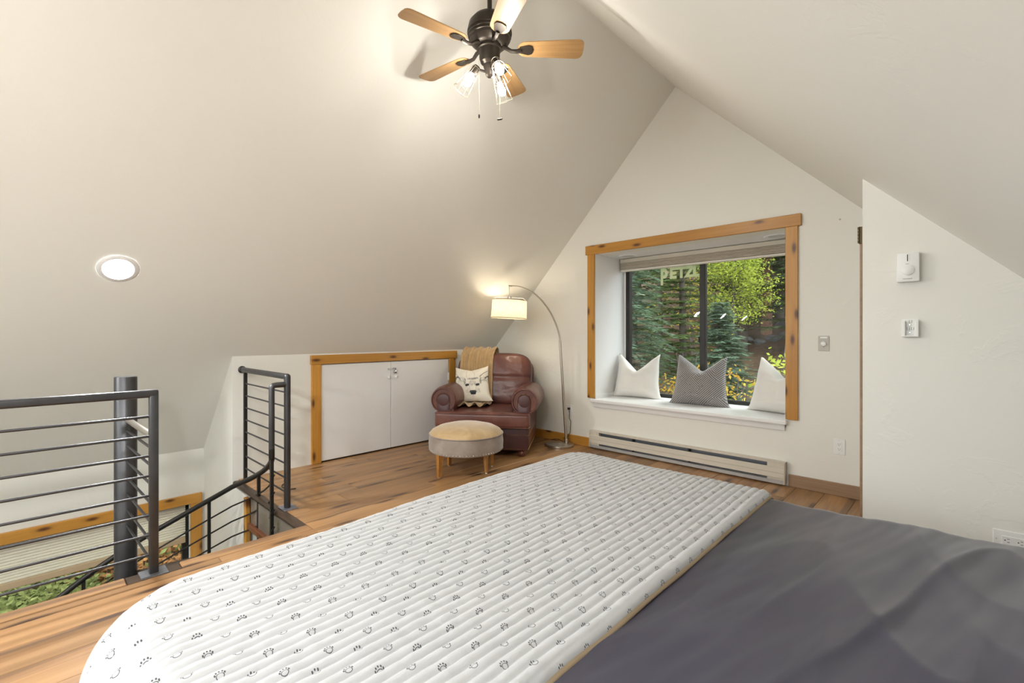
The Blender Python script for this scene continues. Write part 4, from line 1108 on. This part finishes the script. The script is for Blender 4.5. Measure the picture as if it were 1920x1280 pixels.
# grey sheet
def sheet_wr(x, y):
    q = max(0.0, min(1.0, (x+.45)/.75))
    u, v = x*.22+y*.975, x*.975-y*.22
    f = .0075*noise.noise(Vector((u*1.5, v*7, 1))) + .0048*noise.noise(Vector((u*2.6, v*15, 4))) + .0022*noise.noise(Vector((u*5, v*33, 14)))
    rid = 1-abs(noise.noise(Vector((u*.8+.3*v, v*5.0, 9))))*2.2
    f += .014*(.2+q)*max(0, rid)**3
    u2, v2 = -x*.25+y*.97, x*.97+y*.25
    rid2 = 1-abs(noise.noise(Vector((u2*.75, v2*5.5, 21))))*2.0
    f += .036*q*q*max(0, rid2)**3
    f += .024*q
    f += .012*q*noise.noise(Vector((x*4, y*3, 31)))
    return f
SHM = NT('grey_sateen'); v = SHM.coord()
SHM.base(SHM.mix(SHM.noise(v, 2.5, 3), (.046, .045, .070), (.064, .062, .092))); SHM.set(.36, 0, .5, Sheen_Weight=.2, Sheen_Roughness=.35); SHM.bump(SHM.noise(v, 420, 2), .06, .001)
NA, NB = 220, 240
vs, fs = [], []
s0, s1, t0, t1 = -.78, BX1+.08, BY0-.33, BY1+.36
for i in range(NA+1):
    for j in range(NB+1):
        s_, t_ = s0+(s1-s0)*i/NA, t0+(t1-t0)*j/NB
        p, n_, d = drape(s_, t_, .12, .07, BZ, BX0, BY0, BY1)
        k = sheet_wr(s_, t_)
        p = p + n_*(k+.002) + n_*(.012*math.sin(s_*23+2*math.sin(s_*7)) * min(1, d*5))
        vs.append(p)
for i in range(NA):
    for j in range(NB): a = i*(NB+1)+j; fs.append((a, a+NB+1, a+NB+2, a+1))
sh = pyd('bed_sheet', vs, fs, SHM.m, smooth=180); props(sh, 'smooth dark grey sheet with soft folds covering the bed', 'bed sheet')
md = sh.modifiers.new('t', 'SOLIDIFY'); md.thickness = .003; md.offset = -1

# quilt
CHN = .0272
QT = NT('pawprint_quilt')
uv = QT.n('ShaderNodeUVMap'); uv.uv_map = 'cloth'
sx_ = QT.n('ShaderNodeSeparateXYZ'); QT.l(uv.outputs[0], sx_.inputs[0])
RP, CPD = .0392, .082
rowf = QT.m_('DIVIDE', sx_.outputs[0], RP); row = QT.m_('FLOOR', rowf)
bq = QT.m_('MULTIPLY', QT.m_('SUBTRACT', QT.m_('SUBTRACT', rowf, row), .5), -RP)         # + towards the foot of the bed (toes)
off = QT.m_('MULTIPLY', QT.m_('MODULO', QT.m_('ABSOLUTE', row), 2.0), .5)
cf = QT.m_('ADD', QT.m_('DIVIDE', sx_.outputs[1], CPD), off)
aq = QT.m_('MULTIPLY', QT.m_('SUBTRACT', QT.m_('FRACT', cf), .5), CPD)
def ell(cx, cy, rx_, ry_):
    x = QT.m_('DIVIDE', QT.m_('SUBTRACT', aq, cx), rx_); y = QT.m_('DIVIDE', QT.m_('SUBTRACT', bq, cy), ry_)
    return QT.m_('SQRT', QT.m_('ADD', QT.m_('MULTIPLY', x, x), QT.m_('MULTIPLY', y, y)))
ink = None
for (cx, cy) in ((-.0080, .0006), (-.0051, .0051), (0, .0069), (.0051, .0051), (.0080, .0006)):
    e = QT.m_('LESS_THAN', ell(cx, cy, .0015, .0023), 1.0); ink = e if ink is None else QT.m_('MAXIMUM', ink, e)
# pad outline: wide bean
e1 = ell(0, -.0030, .0066, .0052); notch = ell(0, -.0118, .0060, .0042)
pad = QT.m_('MINIMUM', QT.m_('SUBTRACT', 1.0, e1), QT.m_('SUBTRACT', notch, .75))
ring = QT.m_('LESS_THAN', QT.m_('ABSOLUTE', QT.m_('SUBTRACT', pad, .06)), .115)
ink = QT.m_('MAXIMUM', ink, ring)
v = QT.coord(); cl = QT.mix(QT.noise(v, 5, 3), (.475, .485, .495), (.53, .535, .545))
QT.base(QT.mix(QT.m_('MULTIPLY', ink, .92), cl, (.05, .05, .06))); QT.set(.75, 0, .25, Sheen_Weight=.15)
QT.bump(QT.noise(v, 45, 4, .6, .8), .25, .006)
FOLD = -.548
QZ = BZ+.016
ch_n = 10; du = CHN/ch_n; NS_ = int(1.36/du); NTT = 250
t0, t1 = BY0-.38, BY1+.30
vs, fs, uvs = [], [], []
CURL = 10
def chan(s_): 
    return abs(math.sin(PI*s_/CHN))**.32
for i in range(-CURL, NS_+1):
    for j in range(NTT+1):
        t_ = t0+(t1-t0)*j/NTT
        warp = .006*noise.noise(Vector((t_*1.7, 3, 0))) + .004*noise.noise(Vector((t_*5, 8, 0)))
        warp *= .55
        s_ = FOLD - max(i, 0)*du
        su = s_ + .010*noise.noise(Vector((t_*1.2, s_*1.5, 5)))
        p, n_, d = drape(s_+warp*1.6*max(0, 1-max(i, 0)*du/.25), t_, *corner(t_), QZ, BX0-.012, BY0+.012, BY1+.015, flare=.10)
        wr = noise.noise(Vector((s_*16, t_*34, 2)))*.0018 + noise.noise(Vector((s_*38, t_*70, 6)))*.0010 + noise.noise(Vector((s_*2.2, t_*2.4, 12)))*.0045
        hgt = .0120*chan(su) + wr
        fold = .016*math.sin(t_*19+math.sin(t_*6)*2)*min(1, d*4) if s_ > BX0 else .014*math.sin((t_-s_)*17)*min(1, d*4)
        p = p + n_*(hgt+fold)
        if i < 0:
            ang = -i/CURL*2.2; r_ = .0135
            p = p + Vector((r_*math.sin(ang), 0, -r_*(1-math.cos(ang)) - .006*(-i/CURL)))
            s_ = FOLD + (-i)*.003
        vs.append(p); uvs.append((s_, t_))
nj = NTT+1; ni = NS_+1+CURL
for i in range(ni-1):
    for j in range(NTT): a = i*nj+j; fs.append((a, a+1, a+nj+1, a+nj))
me = bpy.data.meshes.new('quilt'); me.from_pydata(vs, [], fs); me.update()
ul = me.uv_layers.new(name='cloth')
for lp_ in me.loops: ul.data[lp_.index].uv = uvs[lp_.vertex_index]
ql = link('quilt', me, QT.m, smooth=180)
props(ql, 'white channel-quilted coverlet printed with black paw prints over the bed foot', 'quilt')
# tan backing turned up along the fold
vs, fs = [], []
NBK = 200
for j in range(NBK+1):
    t_ = BY0+.06+(BY1-BY0-.06)*j/NBK
    warp = .006*noise.noise(Vector((t_*1.7, 3, 0))) + .004*noise.noise(Vector((t_*5, 8, 0)))
    warp *= .55
    w_ = .0075 + .003*noise.noise(Vector((t_*9, 1, 1)))
    for k in range(9):
        a = PI*.62 - PI*1.1*k/8
        p, n_, d = drape(FOLD+warp*1.6, t_, *corner(t_), QZ-.0125, BX0-.012, BY0+.012, BY1+.015, flare=.10)
        vs.append(p + Vector((.006+.014*math.cos(a), 0, w_*math.sin(a)+.0008)))
for j in range(NBK):
    for k in range(8): a = j*9+k; fs.append((a, a+1, a+10, a+9))
pyd('backing', vs, fs, plain('tan_backing', (.33, .25, .16), .85, var=.15), ql, smooth=180)

# ------------------------------------------------------------------ outdoors
def gz(x, y):
    d = y-5.0; z = -2.75
    if d > 0: z += .20*min(d, 10) + .40*max(0, d-10) + .35*max(0, d-22)
    e = -x-6.5
    if e > 0: z += .10*min(e, 30) + .3*max(0, e-8)
    if d > 0 or e > 0: z += .18*noise.noise(Vector((x*.35, y*.35, 0)))*min(1, max(d, e, 0)*.5) + .06*noise.noise(Vector((x*1.3, y*1.3, 4)))
    return z
GR = NT('forest_floor'); v = GR.coord()
g1 = GR.noise(v, .9, 5, .65); g2 = GR.noise(v, 7, 5, .7)
GR.base(GR.ramp(GR.m_('ADD', GR.m_('MULTIPLY', g1, .5), GR.m_('MULTIPLY', g2, .5)), [(.32, (.04, .032, .022)), (.48, (.10, .062, .04)), (.58, (.15, .09, .055)), (.72, (.11, .11, .045))])); GR.set(.95, 0, .1); GR.bump(g2, .8, .08)
vs, fs = [], []; nx, ny = 90, 90
for i in range(nx+1):
    for j in range(ny+1):
        x, y = -40+60*i/nx, -22+80*j/ny; vs.append((x, y, gz(x, y)))
for i in range(nx):
    for j in range(ny): a = i*(ny+1)+j; fs.append((a, a+ny+1, a+ny+2, a+1))
g = pyd('ground_terrain', vs, fs, GR.m, smooth=180); props(g, 'reddish brown wooded hillside outside', 'ground', kind='structure')

def leafmat(name, cols, rough=.6, sc=2.0):
    n = NT(name); v = n.coord(); f = n.noise(v, sc, 4, .7)
    n2 = n.noise(v, sc*9, 2)
    col = n.ramp(n.m_('ADD', n.m_('MULTIPLY', f, .6), n.m_('MULTIPLY', n2, .4)), [(.30+.4*i/(len(cols)-1), c) for i, c in enumerate(cols)])
    d_ = n.n('ShaderNodeBsdfDiffuse'); t_ = n.n('ShaderNodeBsdfTranslucent'); n.l(col, d_.inputs[0]); n.l(col, t_.inputs[0])
    ms = n.n('ShaderNodeMixShader'); ms.inputs[0].default_value = .35; n.l(d_.outputs[0], ms.inputs[1]); n.l(t_.outputs[0], ms.inputs[2]); n.l(ms.outputs[0], n.out.inputs[0])
    return n.m
BARK = plain('dark_bark', (.085, .065, .05), .9, var=.35, scale=14, bump=.8, bscale=30)
REDB = plain('red_pine_bark', (.26, .125, .075), .9, var=.4, scale=12, bump=.8, bscale=25)
L_BLUE = leafmat('blue_spruce_needles', [(.05, .075, .045), (.15, .21, .13), (.30, .38, .27)])
L_DARK = leafmat('dark_fir_needles', [(.03, .045, .02), (.09, .125, .05), (.19, .23, .10)])
L_MID = leafmat('mid_fir_needles', [(.04, .065, .02), (.13, .175, .06), (.27, .32, .13)])
L_LIME = leafmat('lime_leaves', [(.16, .20, .03), (.33, .38, .055), (.52, .55, .11)])
L_YEL = leafmat('yellow_leaves', [(.22, .16, .03), (.46, .33, .055), (.58, .47, .11)])
L_ORG = leafmat('orange_leaves', [(.20, .09, .02), (.42, .25, .04), (.52, .42, .09)])
L_OLV = leafmat('olive_leaves', [(.05, .06, .02), (.15, .165, .055), (.30, .30, .11)])
L_RUS = leafmat('rust_leaves', [(.10, .05, .02), (.28, .13, .05), (.42, .25, .09)])

def conifer(name, label, x, y, h, r, seed, leaf, bark, droop=.35, base=.10, tr=None, group=None, dens=1.0, bare=0.0, ndl=.06, fine=False):
    R = random.Random(seed); z0 = gz(x, y)-.15
    t = root(name, (x, y, z0), label, 'tree', group)
    bm = B(); tr = tr or h*.014
    tube(bm, [(x+.04*math.sin(k), y+.03*math.cos(k*1.7), z0+h*k/8) for k in range(9)], [tr*(1-.9*k/8) for k in range(9)], 8); fin('trunk', bm, bark, t, smooth=70)
    vs, fs = [], []
    z = h*max(base, bare)
    while z < h*.985:
        q = 1-z/h; L0 = r*(q**.75)*(1 if z > h*.2 else .9)+.06
        nb = max(4, int((6+2*R.random())*dens))
        for k in range(nb):
            az = R.uniform(0, 2*PI); L = L0*R.uniform(.7, 1.12)
            dx, dy = math.cos(az), math.sin(az); sx, sy = -dy, dx
            rise = .25*q if z < h*.6 else .35
            n = max(4, int(L/.10*dens))
            zz = z + R.uniform(-.1, .1)*h*.03
            for i in range(n+1):
                s = (i+.5)/(n+1); d = s*L
                pz = zz + d*.18 - droop*d*d/max(L, .3)
                bx, by = x+dx*d, y+dy*d
                tw = (.15+.24*L*.5*math.sin(PI*min(1, .2+s*.8)))*R.uniform(.6, 1.3)*.8
                for sd in (-1, 1, 0):
                    fw = .75 if sd else 1.0
                    vx, vy = dx*fw+sx*sd*.85, dy*fw+sy*sd*.85
                    l_ = math.hypot(vx, vy); vx, vy = vx/l_, vy/l_
                    if sd == 0 and i < n-1: continue
                    wd = ndl*R.uniform(.7, 1.3); dz = -R.uniform(.05, .35)*tw
                    b0 = len(vs); nxv, nyv = -vy, vx; tl_ = R.uniform(-.6, .6)*wd
                    P = Vector((bx, by, z0+pz)); E = P+Vector((vx*tw, vy*tw, dz)); Mi = P.lerp(E, .5)
                    if fine:
                        for q_, f_, l2 in ((-1, .25, .55), (1, .25, .55), (-1, .55, .42), (1, .55, .42)):
                            S = P.lerp(E, f_); ex_, ey_ = vx*.75+nxv*q_*.66, vy*.75+nyv*q_*.66
                            F = S+Vector((ex_*tw*l2, ey_*tw*l2, dz*l2)); H = S.lerp(F, .55); c0_ = len(vs); w3 = wd*.62
                            vs.append(S); vs.append(H+Vector((-ey_*w3, ex_*w3, tl_*.5))); vs.append(F); vs.append(H-Vector((-ey_*w3, ex_*w3, tl_*.5)))
                            fs.append((c0_, c0_+1, c0_+2, c0_+3))
                    b0 = len(vs)
                    vs.append(P); vs.append(Mi+Vector((nxv*wd, nyv*wd, tl_))); vs.append(E); vs.append(Mi-Vector((nxv*wd, nyv*wd, tl_)))
                    fs.append((b0, b0+1, b0+2, b0+3))
        z += h*.028/dens*R.uniform(.8, 1.2)*(1 if z < h*.7 else .8)
    pyd('foliage', vs, fs, leaf, t)
    return t

def broadleaf(name, label, x, y, h, r, seed, leaf, cat='tree', group=None, nl=5000, ls=.06, stems=1, bark=BARK, z0=None, low=.25, clumps=60):
    R = random.Random(seed); z0 = gz(x, y)-.1 if z0 is None else z0
    t = root(name, (x, y, z0), label, cat, group)
    tips = []; bm = B()
    for s in range(stems):
        ax = R.uniform(0, 2*PI); lean = R.uniform(.02, .2)*(1 if stems > 1 else .4)
        top = Vector((x+math.cos(ax)*lean*h, y+math.sin(ax)*lean*h, z0+h*.9))
        b0 = Vector((x+R.uniform(-.1, .1)*(stems > 1), y+R.uniform(-.1, .1)*(stems > 1), z0))
        tube(bm, [b0.lerp(top, k/6)+Vector((.03*math.sin(k*2+s), .03*math.cos(k*1.4), 0)) for k in range(7)], [max(.006, h*.011*(1-.85*k/6)) for k in range(7)], 6)
        for k in range(max(3, clumps//stems)):
            f = R.uniform(low, 1); a = R.uniform(0, 2*PI); rr = r*R.uniform(.25, 1)*math.sqrt(max(.08, 1-((f-.55)/.55)**2))
            p0 = b0.lerp(top, f*.9); p1 = p0+Vector((math.cos(a)*rr, math.sin(a)*rr, rr*R.uniform(.1, .6)))
            tube(bm, [p0, p0.lerp(p1, .5)+Vector((0, 0, -.03)), p1], [.012, .008, .004], 4); tips.append(p1); tips.append(p0.lerp(p1, .65))
    fin('branches', bm, bark, t, smooth=70)
    vs, fs = [], []
    for k in range(nl):
        c = R.choice(tips); sp = r*.17
        p = c+Vector((R.gauss(0, sp), R.gauss(0, sp), R.gauss(0, sp*.8)))
        u = Vector((R.gauss(0, 1), R.gauss(0, 1), R.gauss(0, .6))).normalized(); w_ = u.cross(Vector((R.gauss(0, 1), R.gauss(0, 1), R.gauss(0, 1)))).normalized()
        l_ = ls*R.uniform(.6, 1.3); b0 = len(vs)
        vs += [p-u*l_, p+w_*l_*.5, p+u*l_, p-w_*l_*.5]; fs.append((b0, b0+1, b0+2, b0+3))
    pyd('foliage', vs, fs, leaf, t)
    return t

conifer('spruce_tree', 'blue green spruce close outside the left window pane', -5.85, 10.2, 8.0, 1.45, 1, L_BLUE, BARK, .42, dens=1.5, ndl=.011, fine=True)
conifer('fir_tree', 'slender dark green fir between the spruce and the window mullion', -5.55, 12.6, 9.5, 1.35, 2, L_MID, BARK, .22, dens=1.4, ndl=.014, fine=True)
conifer('young_spruce_tree', 'small pale spruce with dark trunk below the lime green tree', -3.95, 11.0, 3.65, 1.15, 3, L_BLUE, BARK, .22, tr=.09, dens=1.7, bare=.32, ndl=.010, fine=True)
broadleaf('lime_tree', 'bright lime yellow leafy tree behind the small spruce', -5.0, 15.0, 7.0, 1.15, 4, L_LIME, nl=11000, ls=.040, clumps=110, low=.42)
conifer('red_pine_tree', 'tall pine with reddish trunk up the hillside', -5.45, 20.0, 15, 2.2, 5, L_DARK, REDB, .30, tr=.21, bare=.13, dens=1.0, ndl=.026, fine=True)
broadleaf('yellow_shrub', 'yellow leaved shrub low outside the right window pane', -2.45, 7.9, 3.1, .75, 6, L_YEL, 'shrub', 'autumn shrubs', nl=750, ls=.042, stems=4, clumps=24)
broadleaf('orange_shrub', 'orange leaved shrub behind the grey cushion', -3.35, 8.8, 3.0, .85, 7, L_ORG, 'shrub', 'autumn shrubs', nl=700, ls=.042, stems=4, clumps=22)
broadleaf('lime_sapling', 'small lime leaved sapling at the right edge of the window', -2.0, 7.3, 4.1, .55, 8, L_LIME, 'shrub', 'autumn shrubs', nl=420, ls=.045, stems=2, clumps=16, low=.5)
broadleaf('orange_undergrowth', 'low orange bush at the foot of the small spruce', -4.1, 9.9, 2.9, .8, 9, L_ORG, 'shrub', 'autumn shrubs', nl=900, ls=.045, stems=4, clumps=20)
broadleaf('yellow_birch', 'yellow leaved tree between the fir trunks', -6.4, 15.5, 6.8, 1.3, 10, L_YEL, nl=800, ls=.06, clumps=30)
R = random.Random(31)
spots = [(-4.05, 17.6), (-5.75, 18.2), (-6.45, 22.4), (-5.45, 21.8), (-7.1, 23.6), (-5.9, 25.2), (-6.9, 20.6), (-9.5, 17), (-7.9, 16), (-8.6, 22), (-6.9, 19.5), (-7.4, 25), (-4.0, 19.0), (-3.4, 22), (-5.0, 26), (-2.4, 19), (-1.6, 24), (-9.9, 27), (-3.9, 30), (-6.3, 30), (-.6, 18), (-11.5, 21), (.8, 22), (-8, 33), (-2, 31)]
for i, (x, y) in enumerate(spots):
    hh = R.uniform(9, 15)
    conifer('hillside_conifer', ('dark green conifer standing farther up the hillside', 'lighter green conifer standing farther up the hillside')[i % 2], x, y, hh, R.uniform(1.5, 2.3), 40+i, (L_DARK, L_MID)[i % 2], BARK, R.uniform(.2, .4), group='conifers farther up the hillside', dens=1.0, ndl=.022 if i < 7 else .045, fine=i < 7)
# rocks by the pine
RK = plain('grey_rock', (.11, .105, .10), .95, var=.5, scale=5, bump=.6, bscale=12)
for i, (dx, dy, sz) in enumerate(((-.9, -.6, .22), (-.45, -.9, .18), (.45, -.7, .20), (.9, -.4, .28), (.6, .9, .30), (.1, -1.1, .15), (-1.4, -.2, .24))):
    x, y = -5.45+dx, 20+dy
    bm = B(); bmesh.ops.create_icosphere(bm, subdivisions=3, radius=1)
    for v_ in bm.verts:
        k = 1+.6*noise.noise(v_.co*1.6+Vector((i*7, 0, 0)))+.2*noise.noise(v_.co*5); v_.co = Vector((v_.co.x*sz*1.3*k, v_.co.y*sz*k, v_.co.z*sz*.6*k))
    o = fin('rock', bm, RK, smooth=60); o.location = (x, y, gz(x, y)+.05); props(o, 'grey rock on the slope at the foot of the red-trunked pine', 'rock', 'rocks around the red pine')
# low shrubs seen down through the stairwell window
R = random.Random(77); i = 0
for gx_ in range(5):
    for gy_ in range(6):
        x = -7.4-gx_*1.1+R.uniform(-.3, .3); y = -2.6+gy_*1.0+R.uniform(-.3, .3)
        m_, lab = ((L_OLV, 'low olive green shrub below the stairwell window'), (L_OLV, 'low olive green shrub below the stairwell window'), (L_RUS, 'low rust coloured shrub below the stairwell window'))[(i*7+gy_) % 3]
        broadleaf('ground_shrub', lab, x, y, R.uniform(.6, 1.0), R.uniform(.65, .85), 200+i, m_, 'shrub', 'shrubs below the stairwell window', nl=2200, ls=.05, stems=3, clumps=26, low=.10); i += 1
